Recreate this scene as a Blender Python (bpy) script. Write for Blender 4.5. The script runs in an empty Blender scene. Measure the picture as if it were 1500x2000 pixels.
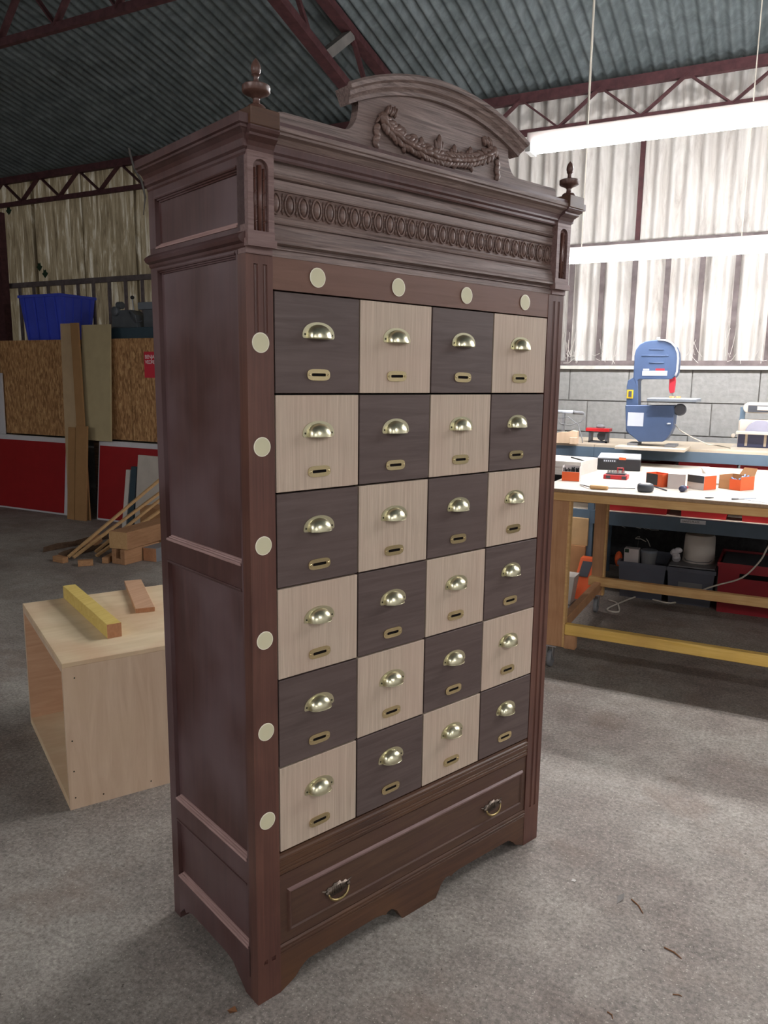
import bpy, math, random
import numpy as np
from mathutils import Vector, Matrix
random.seed(7)
scn = bpy.context.scene
col = scn.collection
PI = math.pi

# ---------------------------------------------------------------- camera
CAM_H = 1.5895
F_PX = 1500.0
RIGHT = np.array([0.88756462, 0.46051413, 0.01248099])
UP = np.array([-0.08874413, 0.14432914, 0.98554228])
FWD = np.array([-0.45205477, 0.87584008, -0.16896937])
cd = bpy.data.cameras.new('camera')
cam = bpy.data.objects.new('camera', cd)
col.objects.link(cam)
cd.sensor_fit = 'HORIZONTAL'
cd.sensor_width = 36.0
cd.lens = 36.0 * F_PX / 1500.0
cd.clip_start = 0.05
cd.clip_end = 200
B_ = -FWD
cam.matrix_world = Matrix(((RIGHT[0], UP[0], B_[0], 0), (RIGHT[1], UP[1], B_[1], 0),
                           (RIGHT[2], UP[2], B_[2], CAM_H), (0, 0, 0, 1)))
scn.camera = cam

# ---------------------------------------------------------------- world, exposure
SKY_STRENGTH = 0.30
TUBE_STRENGTH = 95.0
w = bpy.data.worlds.new('world')
scn.world = w
w.use_nodes = True
bg = w.node_tree.nodes['Background']
bg.inputs[0].default_value = (1.0, 0.97, 0.94, 1)
bg.inputs[1].default_value = SKY_STRENGTH
scn.view_settings.view_transform = 'Standard'
scn.view_settings.look = 'None'
scn.view_settings.gamma = 1.0
scn.view_settings.use_curve_mapping = False
scn.view_settings.exposure = 0.8


# ---------------------------------------------------------------- pixel helpers (a pixel gives a direction, a plane gives the distance)
def ray(px, py):
    return FWD + RIGHT * (px - 750) / F_PX + UP * (1000 - py) / F_PX


def onZ(px, py, z=0.0):
    d = ray(px, py)
    return d * ((z - CAM_H) / d[2]) + np.array([0, 0, CAM_H])


def onY(px, py, y):
    d = ray(px, py)
    return d * (y / d[1]) + np.array([0, 0, CAM_H])


# ---------------------------------------------------------------- mesh builder
class MB:
    def __init__(self):
        self.v = []
        self.f = []
        self.mi = []
        self.m = 0

    def add(self, vs, fs):
        o = len(self.v)
        self.v += [tuple(float(c) for c in p) for p in vs]
        self.f += [tuple(i + o for i in f) for f in fs]
        self.mi += [self.m] * len(fs)
        return self

    def box(self, x0, x1, y0, y1, z0, z1):
        vs = [(x, y, z) for z in (z0, z1) for y in (y0, y1) for x in (x0, x1)]
        return self.add(vs, [(0, 2, 3, 1), (4, 5, 7, 6), (0, 1, 5, 4), (2, 6, 7, 3), (0, 4, 6, 2), (1, 3, 7, 5)])

    def hexa(self, lo, hi):
        """bottom quad and top quad, counter-clockwise"""
        return self.add(list(lo) + list(hi), [(3, 2, 1, 0), (4, 5, 6, 7), (0, 1, 5, 4), (1, 2, 6, 5), (2, 3, 7, 6), (3, 0, 4, 7)])

    def beam(self, p0, p1, wd, ht, up=(0, 0, 1)):
        p0 = np.array(p0, float)
        p1 = np.array(p1, float)
        d = p1 - p0
        d /= np.linalg.norm(d)
        s = np.cross(d, np.array(up, float))
        if np.linalg.norm(s) < 1e-5:
            s = np.cross(d, np.array((1, 0, 0.)))
        s /= np.linalg.norm(s)
        u = np.cross(s, d)
        vs = []
        for p in (p0, p1):
            for a, b in ((-1, -1), (1, -1), (1, 1), (-1, 1)):
                vs.append(p + s * a * wd / 2 + u * b * ht / 2)
        return self.add(vs, [(0, 1, 2, 3), (7, 6, 5, 4), (0, 4, 5, 1), (1, 5, 6, 2), (2, 6, 7, 3), (3, 7, 4, 0)])

    def prism(self, pts, y0, y1):
        """polygon in x,z extruded along y"""
        n = len(pts)
        vs = [(x, y0, z) for x, z in pts] + [(x, y1, z) for x, z in pts]
        fs = [tuple(range(n)), tuple(range(2 * n - 1, n - 1, -1))]
        fs += [(i, i + n, (i + 1) % n + n, (i + 1) % n) for i in range(n)]
        return self.add(vs, fs)

    def prismx(self, pts, x0, x1):
        """polygon in y,z extruded along x"""
        n = len(pts)
        vs = [(x0, y, z) for y, z in pts] + [(x1, y, z) for y, z in pts]
        fs = [tuple(range(n - 1, -1, -1)), tuple(range(n, 2 * n))]
        fs += [(i, (i + 1) % n, (i + 1) % n + n, i + n) for i in range(n)]
        return self.add(vs, fs)

    def prismz(self, pts, z0, z1):
        n = len(pts)
        vs = [(x, y, z0) for x, y in pts] + [(x, y, z1) for x, y in pts]
        fs = [tuple(range(n - 1, -1, -1)), tuple(range(n, 2 * n))]
        fs += [(i, (i + 1) % n, (i + 1) % n + n, i + n) for i in range(n)]
        return self.add(vs, fs)

    def tube(self, pts, r, n=8, caps=True):
        pts = [np.array(p, float) for p in pts]
        m = len(pts)
        rs = r if isinstance(r, (list, tuple)) else [r] * m
        vs = []
        prev = None
        for i, p in enumerate(pts):
            d = pts[min(i + 1, m - 1)] - pts[max(i - 1, 0)]
            d /= np.linalg.norm(d) + 1e-12
            if prev is None:
                a = np.array((0, 0, 1.)) if abs(d[2]) < .9 else np.array((1., 0, 0))
                s = np.cross(d, a)
            else:
                s = prev - d * np.dot(prev, d)
            s /= np.linalg.norm(s) + 1e-12
            prev = s
            u = np.cross(d, s)
            for k in range(n):
                t = 2 * PI * k / n
                vs.append(p + rs[i] * (s * math.cos(t) + u * math.sin(t)))
        fs = []
        for i in range(m - 1):
            for k in range(n):
                fs.append((i * n + k, i * n + (k + 1) % n, (i + 1) * n + (k + 1) % n, (i + 1) * n + k))
        if caps:
            fs.append(tuple(range(n - 1, -1, -1)))
            fs.append(tuple((m - 1) * n + k for k in range(n)))
        return self.add(vs, fs)

    def lathe(self, prof, c=(0, 0, 0), n=24, axis='z'):
        vs = []
        for r, h in prof:
            for k in range(n):
                t = 2 * PI * k / n
                a, b = r * math.cos(t), r * math.sin(t)
                p = (a, b, h) if axis == 'z' else ((a, h, -b) if axis == 'y' else (h, a, b))
                vs.append((c[0] + p[0], c[1] + p[1], c[2] + p[2]))
        m = len(prof)
        fs = [(i * n + k, i * n + (k + 1) % n, (i + 1) * n + (k + 1) % n, (i + 1) * n + k) for i in range(m - 1) for k in range(n)]
        fs.append(tuple(range(n - 1, -1, -1)))
        fs.append(tuple((m - 1) * n + k for k in range(n)))
        return self.add(vs, fs)

    def grid(self, P):
        """P[i][j] points"""
        a, b = len(P), len(P[0])
        return self.add([p for r in P for p in r], [(i * b + j, i * b + j + 1, (i + 1) * b + j + 1, (i + 1) * b + j) for i in range(a - 1) for j in range(b - 1)])

    def blob(self, c, rx, ry, rz, n=10, m=6, rot=None):
        vs = []
        for i in range(m + 1):
            ph = -PI / 2 + PI * i / m
            for k in range(n):
                t = 2 * PI * k / n
                p = np.array((rx * math.cos(ph) * math.cos(t), ry * math.cos(ph) * math.sin(t), rz * math.sin(ph)))
                if rot is not None:
                    p = rot @ p
                vs.append(p + np.array(c))
        fs = [(i * n + k, i * n + (k + 1) % n, (i + 1) * n + (k + 1) % n, (i + 1) * n + k) for i in range(m) for k in range(n)]
        return self.add(vs, fs)

    def mesh(self, name, mats, o=(0, 0, 0), smooth=False):
        me = bpy.data.meshes.new(name)
        me.from_pydata([(a - o[0], b - o[1], c - o[2]) for a, b, c in self.v], [], self.f)
        for m in (mats if isinstance(mats, (list, tuple)) else [mats]):
            me.materials.append(M[m])
        me.polygons.foreach_set('material_index', self.mi)
        if smooth:
            me.polygons.foreach_set('use_smooth', [True] * len(me.polygons))
        me.update()
        import bmesh
        bm = bmesh.new()
        bm.from_mesh(me)
        bmesh.ops.recalc_face_normals(bm, faces=bm.faces)
        bm.to_mesh(me)
        bm.free()
        return me


ORI = {}


def finish(o, smooth, bevel):
    if smooth == 'auto':
        me = o.data
        me.polygons.foreach_set('use_smooth', [True] * len(me.polygons))
        e = o.modifiers.new('split', 'EDGE_SPLIT')
        e.split_angle = math.radians(40)
    if bevel:
        b = o.modifiers.new('bevel', 'BEVEL')
        b.width = bevel
        b.segments = 1
        b.limit_method = 'ANGLE'
        b.angle_limit = math.radians(50)


def part(mb, name, mat, parent, smooth=False, bevel=0, label=None):
    """part meshes are given in the same coordinates as their thing (see thing())"""
    o_ = ORI.get(parent.name, (0, 0, 0))
    o = bpy.data.objects.new(name, mb.mesh(name, mat, o_, smooth is True))
    col.objects.link(o)
    o.parent = parent
    ORI[o.name] = o_
    finish(o, smooth, bevel)
    if label:
        o['label'] = label
    return o


def thing(name, label, cat, loc=(0, 0, 0), rz=0.0, group=None, local=False):
    """an Empty at the base of a thing; local=True: its parts are given relative to it"""
    o = bpy.data.objects.new(name, None)
    o.empty_display_size = 0.05
    col.objects.link(o)
    o.location = [float(c) for c in loc]
    o.rotation_euler = (0, 0, rz)
    ORI[o.name] = (0, 0, 0) if (local or rz) else tuple(loc)
    tag(o, label, cat, group)
    return o


def tag(o, label=None, cat=None, group=None, kind=None):
    if label:
        o['label'] = label
    if cat:
        o['category'] = cat
    if group:
        o['group'] = group
    if kind:
        o['kind'] = kind
    return o


def solo(mb, name, mat, label, cat, group=None, smooth=False, bevel=0, kind=None):
    a = np.array(mb.v)
    lo, hi = a.min(0), a.max(0)
    c = ((lo[0] + hi[0]) / 2, (lo[1] + hi[1]) / 2, lo[2])
    o = bpy.data.objects.new(name, mb.mesh(name, mat, c, smooth is True))
    col.objects.link(o)
    o.location = c
    ORI[o.name] = c
    finish(o, smooth, bevel)
    return tag(o, label, cat, group, kind)


def struct(mb, name, mat, label=None, smooth=False):
    o = bpy.data.objects.new(name, mb.mesh(name, mat, (0, 0, 0), smooth is True))
    col.objects.link(o)
    o['kind'] = 'structure'
    if label:
        o['label'] = label
    return o


def inst(me, name, parent, loc=(0, 0, 0), rot=(0, 0, 0), sc=(1, 1, 1)):
    o = bpy.data.objects.new(name, me)
    col.objects.link(o)
    o.parent = parent
    o.location = loc
    o.rotation_euler = rot
    o.scale = sc
    return o


# ---------------------------------------------------------------- materials
M = {}


def lin(c):
    return tuple(((x / 255) / 12.92 if x / 255 <= .04045 else ((x / 255 + .055) / 1.055) ** 2.4) for x in c) + (1,)


def base(name, rough=.6, metal=0.0, spec=.5):
    m = bpy.data.materials.new(name)
    m.use_nodes = True
    nt = m.node_tree
    b = nt.nodes['Principled BSDF']
    b.inputs['Roughness'].default_value = rough
    b.inputs['Metallic'].default_value = metal
    b.inputs['Specular IOR Level'].default_value = spec
    M[name] = m
    return m, nt, b


def plain(name, c, rough=.6, metal=0.0, spec=.5, var=.12, scale=9.0, bump=0.0):
    """one colour with a soft mottling"""
    m, nt, b = base(name, rough, metal, spec)
    tc = nt.nodes.new('ShaderNodeTexCoord')
    n = nt.nodes.new('ShaderNodeTexNoise')
    n.inputs['Scale'].default_value = scale
    n.inputs['Detail'].default_value = 5
    nt.links.new(tc.outputs['Object'], n.inputs['Vector'])
    r = nt.nodes.new('ShaderNodeValToRGB')
    L = lin(c)
    r.color_ramp.elements[0].position = .3
    r.color_ramp.elements[1].position = .7
    r.color_ramp.elements[0].color = tuple(x * (1 - var) for x in L[:3]) + (1,)
    r.color_ramp.elements[1].color = tuple(min(1, x * (1 + var)) for x in L[:3]) + (1,)
    nt.links.new(n.outputs['Fac'], r.inputs['Fac'])
    nt.links.new(r.outputs['Color'], b.inputs['Base Color'])
    if bump:
        bp = nt.nodes.new('ShaderNodeBump')
        bp.inputs['Strength'].default_value = bump
        bp.inputs['Distance'].default_value = .01
        nt.links.new(n.outputs['Fac'], bp.inputs['Height'])
        nt.links.new(bp.outputs['Normal'], b.inputs['Normal'])
    return m


def wood(name, c1, c2, axis='x', fine=60.0, stretch=22.0, rough=.5, spec=.5, patch=None, patch_amt=.5, patch_scale=3.0, bump=.05, dist=1.2):
    """streaky grain running along one axis, plus optional larger patches of another tone"""
    m, nt, b = base(name, rough, 0, spec)
    tc = nt.nodes.new('ShaderNodeTexCoord')
    oi = nt.nodes.new('ShaderNodeObjectInfo')
    ml = nt.nodes.new('ShaderNodeMath')
    ml.operation = 'MULTIPLY'
    ml.inputs[1].default_value = 37.0
    nt.links.new(oi.outputs['Random'], ml.inputs[0])
    ad = nt.nodes.new('ShaderNodeVectorMath')
    ad.operation = 'ADD'
    nt.links.new(tc.outputs['Object'], ad.inputs[0])
    nt.links.new(ml.outputs[0], ad.inputs[1])
    mp = nt.nodes.new('ShaderNodeMapping')
    s = [fine] * 3
    s['xyz'.index(axis)] = fine / stretch
    mp.inputs['Scale'].default_value = s
    nt.links.new(ad.outputs[0], mp.inputs['Vector'])
    n = nt.nodes.new('ShaderNodeTexNoise')
    n.inputs['Scale'].default_value = 1.0
    n.inputs['Detail'].default_value = 7
    n.inputs['Roughness'].default_value = .62
    n.inputs['Distortion'].default_value = dist
    nt.links.new(mp.outputs[0], n.inputs['Vector'])
    r = nt.nodes.new('ShaderNodeValToRGB')
    r.color_ramp.elements[0].position = .32
    r.color_ramp.elements[1].position = .68
    r.color_ramp.elements[0].color = lin(c1)
    r.color_ramp.elements[1].color = lin(c2)
    nt.links.new(n.outputs['Fac'], r.inputs['Fac'])
    out = r.outputs['Color']
    if patch:
        n2 = nt.nodes.new('ShaderNodeTexNoise')
        n2.inputs['Scale'].default_value = patch_scale
        n2.inputs['Detail'].default_value = 3
        nt.links.new(ad.outputs[0], n2.inputs['Vector'])
        r2 = nt.nodes.new('ShaderNodeValToRGB')
        r2.color_ramp.elements[0].position = .42
        r2.color_ramp.elements[1].position = .66
        r2.color_ramp.elements[0].color = (0, 0, 0, 1)
        r2.color_ramp.elements[1].color = (patch_amt,) * 3 + (1,)
        nt.links.new(n2.outputs['Fac'], r2.inputs['Fac'])
        mx = nt.nodes.new('ShaderNodeMixRGB')
        nt.links.new(r2.outputs['Color'], mx.inputs['Fac'])
        nt.links.new(out, mx.inputs['Color1'])
        mx.inputs['Color2'].default_value = lin(patch)
        out = mx.outputs['Color']
    nt.links.new(out, b.inputs['Base Color'])
    if bump:
        bp = nt.nodes.new('ShaderNodeBump')
        bp.inputs['Strength'].default_value = bump
        bp.inputs['Distance'].default_value = .004
        nt.links.new(n.outputs['Fac'], bp.inputs['Height'])
        nt.links.new(bp.outputs['Normal'], b.inputs['Normal'])
    return m


# cabinet
wood('side_wood', (70, 45, 42), (90, 60, 56), 'z', 26, 12, .40, .5, (116, 96, 98), .6, 3.0)
wood('post_wood', (78, 48, 42), (102, 66, 56), 'z', 70, 30, .36, .5, (122, 84, 68), .3, 5)
wood('finial_wood', (84, 58, 50), (106, 76, 66), 'z', 70, 12, .35, .5)
wood('oak_grey', (84, 68, 63), (158, 138, 131), 'x', 130, 30, .5, .5, (116, 94, 86), .45, 4, .4)
wood('oak_carved', (88, 66, 58), (128, 102, 92), 'x', 90, 20, .45, .5)
wood('rail_brown', (106, 74, 60), (122, 88, 74), 'x', 40, 16, .5, .4, (112, 84, 76), .4, 4)
wood('plinth_wood', (68, 45, 35), (92, 62, 46), 'x', 60, 24, .42, .5, (104, 70, 44), .45, 5)
wood('base_drawer_wood', (72, 49, 39), (92, 66, 50), 'x', 50, 14, .42, .5, (82, 54, 48), .5, 6)
wood('dust_wood', (150, 118, 112), (182, 150, 144), 'y', 90, 20, .6, .3)
wood('worn_or_lit_wood', (138, 112, 108), (108, 80, 74), 'x', 90, 20, .45, .5)  # worn crown posts, also the light painted on the base drawer moulding
wood('dark_drawer', (82, 68, 65), (102, 87, 83), 'x', 45, 14, .55, .35, (94, 78, 74), .5, 5, .03)
wood('light_drawer', (178, 158, 140), (206, 187, 167), 'z', 110, 34, .55, .35, (194, 168, 150), .4, 6, .02)
plain('gap_black', (22, 18, 18), .9, 0, .1)
plain('brass', (212, 206, 176), .3, 1.0, .5, .04, 30)
plain('brass_plate', (214, 196, 154), .26, 1.0, .5, .06, 30)
plain('old_brass', (168, 148, 104), .38, 1.0, .5, .3, 120)
plain('old_iron', (112, 100, 90), .42, .9, .5, .3, 120)
plain('cream_disc', (214, 208, 174), .5, 0, .4, .02)
plain('cream_rim', (240, 234, 212), .4, 0, .4, .02)
plain('screw_dark', (70, 68, 52), .4, .8)
# building
plain('steel_primer', (78, 48, 50), .7, 0, .3, .25, 20)
plain('steel_slat', (106, 96, 95), .75, 0, .2, .25, 14)
plain('mortar', (120, 118, 114), .95, 0, .2, .15, 30)
plain('ledge', (186, 182, 174), .9, 0, .2, .12, 20)
# workshop
plain('lamp_housing', (186, 176, 170), .5, 0, .4, .05)
plain('lamp_end', (214, 212, 208), .5, 0, .4, .03)
wood('bench_pine', (190, 150, 96), (214, 176, 122), 'x', 40, 18, .6, .3, (176, 128, 72), .4, 6)
wood('bench_leg', (168, 124, 88), (190, 146, 108), 'z', 40, 18, .6, .3, (150, 102, 66), .35, 7)
wood('bench_yellow', (216, 174, 84), (232, 194, 112), 'x', 40, 18, .6, .3, (190, 150, 88), .4, 6)
plain('bench_top', (186, 177, 164), .55, 0, .4, .05, 4)
plain('ply_edge', (150, 122, 94), .7, 0, .3, .2, 60)
wood('plywood', (206, 176, 148), (222, 196, 168), 'z', 18, 8, .6, .3, (212, 184, 152), .5, 4)
wood('plywood_top', (218, 194, 156), (232, 210, 176), 'y', 14, 6, .55, .3, (206, 164, 128), .55, 3.5)
wood('yellow_timber', (210, 180, 96), (226, 200, 120), 'y', 30, 14, .55, .3)
wood('pink_timber', (192, 150, 118), (208, 168, 136), 'y', 30, 14, .55, .3)
wood('end_grain', (164, 116, 84), (182, 132, 98), 'z', 60, 2, .7, .2)
plain('rack_blue', (92, 110, 126), .5, .1, .4, .08)
plain('shelf_board', (188, 174, 154), .7, 0, .3, .08, 6)
plain('saw_blue', (66, 84, 116), .45, .1, .5, .08)
plain('saw_white', (190, 194, 202), .5, 0, .4, .04)
plain('saw_grey', (120, 126, 134), .5, .2, .5, .08)
plain('label_white', (222, 224, 230), .5, 0, .4, .03)
plain('label_red', (186, 44, 56), .5, 0, .4, .04)
plain('label_yellow', (206, 174, 44), .5, 0, .4, .05)
plain('red_plastic', (184, 30, 36), .4, 0, .5, .08)
plain('red_dark', (140, 24, 34), .45, 0, .5, .1)
plain('red_panel', (150, 26, 30), .5, 0, .4, .06)
plain('orange_card', (226, 98, 50), .6, 0, .4, .05)
plain('card_brown', (178, 132, 92), .8, 0, .2, .08)
plain('card_pale', (196, 160, 116), .8, 0, .2, .08)
plain('card_grey', (206, 196, 192), .7, 0, .3, .06)
plain('white_board', (200, 194, 186), .55, 0, .4, .04)
plain('white_panel', (206, 202, 204), .55, 0, .4, .04)
plain('black_plastic', (34, 34, 38), .4, 0, .5, .1)
plain('dark_grey', (66, 68, 74), .5, 0, .5, .1)
plain('mid_grey', (122, 122, 124), .55, 0, .4, .08)
plain('crate_grey', (92, 94, 104), .5, 0, .4, .06)
plain('bucket_white', (206, 198, 188), .5, 0, .4, .06)
plain('steel', (176, 176, 178), .3, .9, .5, .05)
plain('cable_white', (202, 194, 180), .5, 0, .4, .03)
plain('blue_plastic', (66, 82, 196), .4, 0, .5, .05)
plain('sander_navy', (60, 62, 88), .45, .1, .5, .08)
plain('sander_disc', (150, 148, 162), .7, 0, .3, .08)
plain('sander_cream', (188, 178, 166), .6, 0, .4, .08)
plain('mdf', (176, 160, 124), .75, 0, .2, .05)
plain('mdf_brown', (158, 120, 80), .75, 0, .2, .06)
plain('mdf_beige', (184, 158, 124), .75, 0, .2, .06)
plain('machine_grey', (92, 96, 100), .5, .3, .5, .15)
plain('machine_teal', (56, 74, 84), .5, .2, .5, .1)
plain('poster_red', (206, 50, 66), .5, 0, .4, .03)
plain('poster_white', (236, 226, 224), .5, 0, .4, .02)
wood('offcut', (150, 108, 74), (176, 134, 96), 'x', 40, 14, .7, .2)
wood('offcut_dark', (70, 52, 40), (100, 78, 60), 'x', 40, 10, .8, .2)
wood('strip_wood', (178, 140, 96), (196, 158, 112), 'x', 60, 20, .7, .2)
wood('block_wood', (150, 110, 78), (172, 130, 96), 'x', 30, 8, .7, .2)
wood('tool_handle', (190, 146, 96), (206, 164, 112), 'x', 60, 12, .5, .4)
plain('leaf_green', (44, 66, 48), .6, 0, .3, .2)
plain('twig_brown', (128, 88, 60), .8, 0, .2, .15)
plain('leaf_dry', (120, 116, 112), .8, 0, .2, .15)
plain('web_dust', (214, 208, 200), .95, 0, .1, .1)
plain('blue_plug', (150, 176, 222), .5, 0, .4, .05)


def mat_concrete():
    m, nt, b = base('concrete', .75, 0, .35)
    tc = nt.nodes.new('ShaderNodeTexCoord')

    def noise(sc, det, pos0, pos1, c0, c1, rough=.6):
        n = nt.nodes.new('ShaderNodeTexNoise')
        n.inputs['Scale'].default_value = sc
        n.inputs['Detail'].default_value = det
        n.inputs['Roughness'].default_value = rough
        nt.links.new(tc.outputs['Object'], n.inputs['Vector'])
        r = nt.nodes.new('ShaderNodeValToRGB')
        r.color_ramp.elements[0].position = pos0
        r.color_ramp.elements[1].position = pos1
        r.color_ramp.elements[0].color = c0
        r.color_ramp.elements[1].color = c1
        nt.links.new(n.outputs['Fac'], r.inputs['Fac'])
        return r.outputs['Color'], n

    g = lambda v: (v, v, v, 1)
    a, _ = noise(1.3, 6, .36, .66, lin((128, 117, 109)), lin((160, 153, 144)))
    f, nf = noise(70, 5, .34, .66, g(.52), g(1.34), .8)
    mid, _ = noise(9, 6, .36, .66, g(.80), g(1.12), .75)
    spk, _ = noise(120, 1, .66, .72, g(0), g(.6))
    drk, _ = noise(48, 2, .70, .75, g(0), g(.7))
    stn, _ = noise(2.3, 4, .56, .72, g(0), g(.5))

    def mix(kind, fac, c1, c2):
        x = nt.nodes.new('ShaderNodeMixRGB')
        x.blend_type = kind
        if isinstance(fac, float):
            x.inputs['Fac'].default_value = fac
        else:
            nt.links.new(fac, x.inputs['Fac'])
        for k, c in ((1, c1), (2, c2)):
            if isinstance(c, tuple):
                x.inputs[k].default_value = c
            else:
                nt.links.new(c, x.inputs[k])
        return x.outputs['Color']

    c = mix('MULTIPLY', 1.0, a, f)
    c = mix('MULTIPLY', 1.0, c, mid)
    c = mix('MIX', stn, c, lin((112, 92, 78)))
    c = mix('MIX', spk, c, lin((200, 191, 176)))
    c = mix('MIX', drk, c, lin((66, 58, 52)))
    nt.links.new(c, b.inputs['Base Color'])
    bp = nt.nodes.new('ShaderNodeBump')
    bp.inputs['Strength'].default_value = .25
    bp.inputs['Distance'].default_value = .004
    nt.links.new(nf.outputs['Fac'], bp.inputs['Height'])
    nt.links.new(bp.outputs['Normal'], b.inputs['Normal'])


def mat_sheet(name, cols, sx, sz, rough=.7, pos=(.3, .5, .68), glow=0.0):
    """weathered sheet: vertical streaks of lichen and dirt"""
    m, nt, b = base(name, rough, 0, .3)
    tc = nt.nodes.new('ShaderNodeTexCoord')
    mp = nt.nodes.new('ShaderNodeMapping')
    mp.inputs['Scale'].default_value = (sx, sx, sz)
    nt.links.new(tc.outputs['Object'], mp.inputs['Vector'])
    n = nt.nodes.new('ShaderNodeTexNoise')
    n.inputs['Scale'].default_value = 1
    n.inputs['Detail'].default_value = 7
    n.inputs['Roughness'].default_value = .68
    n.inputs['Distortion'].default_value = .8
    nt.links.new(mp.outputs[0], n.inputs['Vector'])
    r = nt.nodes.new('ShaderNodeValToRGB')
    r.color_ramp.elements[0].position = pos[0]
    r.color_ramp.elements[0].color = lin(cols[0])
    r.color_ramp.elements[1].position = pos[2]
    r.color_ramp.elements[1].color = lin(cols[2])
    e = r.color_ramp.elements.new(pos[1])
    e.color = lin(cols[1])
    nt.links.new(n.outputs['Fac'], r.inputs['Fac'])
    nt.links.new(r.outputs['Color'], b.inputs['Base Color'])
    if glow:
        tl = nt.nodes.new('ShaderNodeBsdfTranslucent')
        nt.links.new(r.outputs['Color'], tl.inputs['Color'])
        mx = nt.nodes.new('ShaderNodeMixShader')
        mx.inputs[0].default_value = glow
        nt.links.new(b.outputs[0], mx.inputs[1])
        nt.links.new(tl.outputs[0], mx.inputs[2])
        nt.links.new(mx.outputs[0], nt.nodes['Material Output'].inputs[0])


def mat_osb():
    m, nt, b = base('osb', .7, 0, .25)
    tc = nt.nodes.new('ShaderNodeTexCoord')
    outs = []
    for k, (rz, s) in enumerate(((.5, (64, 64, 20)), (-.7, (60, 60, 22)), (1.45, (56, 56, 18)))):
        mp = nt.nodes.new('ShaderNodeMapping')
        mp.inputs['Rotation'].default_value = (0, rz, 0)
        mp.inputs['Scale'].default_value = s
        mp.inputs['Location'].default_value = (k * 3.1, k, k * 7.7)
        nt.links.new(tc.outputs['Object'], mp.inputs['Vector'])
        v = nt.nodes.new('ShaderNodeTexVoronoi')
        v.inputs['Scale'].default_value = 1
        nt.links.new(mp.outputs[0], v.inputs['Vector'])
        outs.append(v.outputs['Color'])
    x = nt.nodes.new('ShaderNodeMixRGB')
    x.inputs['Fac'].default_value = .5
    nt.links.new(outs[0], x.inputs[1])
    nt.links.new(outs[1], x.inputs[2])
    y = nt.nodes.new('ShaderNodeMixRGB')
    y.inputs['Fac'].default_value = .4
    nt.links.new(x.outputs[0], y.inputs[1])
    nt.links.new(outs[2], y.inputs[2])
    bw = nt.nodes.new('ShaderNodeRGBToBW')
    nt.links.new(y.outputs[0], bw.inputs[0])
    r = nt.nodes.new('ShaderNodeValToRGB')
    r.color_ramp.elements[0].position = .28
    r.color_ramp.elements[0].color = lin((136, 98, 64))
    r.color_ramp.elements[1].position = .78
    r.color_ramp.elements[1].color = lin((204, 164, 116))
    e = r.color_ramp.elements.new(.52)
    e.color = lin((174, 130, 86))
    nt.links.new(bw.outputs[0], r.inputs['Fac'])
    nt.links.new(r.outputs['Color'], b.inputs['Base Color'])


def mat_emit(name, c, s):
    m = bpy.data.materials.new(name)
    m.use_nodes = True
    nt = m.node_tree
    nt.nodes.remove(nt.nodes['Principled BSDF'])
    e = nt.nodes.new('ShaderNodeEmission')
    e.inputs[0].default_value = c
    e.inputs[1].default_value = s
    nt.links.new(e.outputs[0], nt.nodes['Material Output'].inputs[0])
    M[name] = m


mat_concrete()
mat_osb()
mat_sheet('sheet_wall', ((150, 142, 134), (200, 194, 187), (222, 218, 212)), 9, 1.6, .7, (.26, .44, .66))
mat_sheet('sheet_lichen', ((92, 80, 62), (150, 138, 114), (226, 222, 210)), 16, 1.7, .5, (.3, .52, .74), .55)
mat_sheet('sheet_roof', ((72, 79, 80), (92, 100, 101), (112, 120, 122)), 5, 5, .8, (.3, .5, .7))
plain('block_shaded', (62, 61, 62), .95, 0, .2, .3, 18, .6)  # darker copy of the grey block: shade under the rack painted in
plain('block_grey', (136, 135, 132), .95, 0, .2, .10, 24, .5)
mat_emit('tube_light', (0.97, 0.97, 1.0, 1), TUBE_STRENGTH)

# ================================================================ THE HALL
YW = 6.85                     # inner face of the long wall
X0, X1, Y0 = -13.0, 8.0, -7.0  # the hall runs on past the frame
EAVE, SLOPE = 4.02, 0.2113
roof_z = lambda y: EAVE + SLOPE * (YW - y)

struct(MB().box(X0, X1, Y0, YW + .2, -.12, 0), 'floor', 'concrete', 'grey speckled concrete workshop floor')

# long wall: block dwarf wall carrying corrugated sheets
LEDGE = 1.737
wall = struct(MB().box(X0, X1, YW + .012, YW + .2, 0, LEDGE - .03), 'wall_back', 'mortar', 'long workshop wall of concrete blocks below corrugated sheets')
BW, BH = .504, .270
bl = MB().box(-BW / 2 + .005, BW / 2 - .005, 0, .03, .005, BH - .005).mesh('block', 'block_grey')
bld = MB().box(-BW / 2 + .005, BW / 2 - .005, 0, .03, .005, BH - .005).mesh('block', 'block_shaded')
jx = onY(1352, 740, YW)[0]
top = LEDGE - .03
for r in range(7):
    z = top - BH * (r + 1)
    off = jx + (BW * .33 if r % 2 else 0)
    for k in range(-9, 6):
        x = off + k * BW + BW / 2
        if z < -.2:
            continue
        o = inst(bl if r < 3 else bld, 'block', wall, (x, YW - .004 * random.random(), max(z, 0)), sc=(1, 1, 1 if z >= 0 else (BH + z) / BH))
part(MB().box(X0, X1, YW - .05, YW + .2, LEDGE - .03, LEDGE), 'ledge', 'ledge', wall)
part(MB().beam((X0, YW - .01, LEDGE + .022), (X1, YW - .01, LEDGE + .022), .045, .04), 'sill_angle', 'steel_slat', wall)


def corrugated(x0, x1, pitch, amp, z0, z1, y, n=8):
    xs = np.linspace(x0, x1, max(2, int(round((x1 - x0) / pitch * n)) + 1))
    P = [[(x, y + amp * math.sin(2 * PI * x / pitch), z) for x in xs] for z in (z0, z1)]
    return MB().grid(P)


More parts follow.
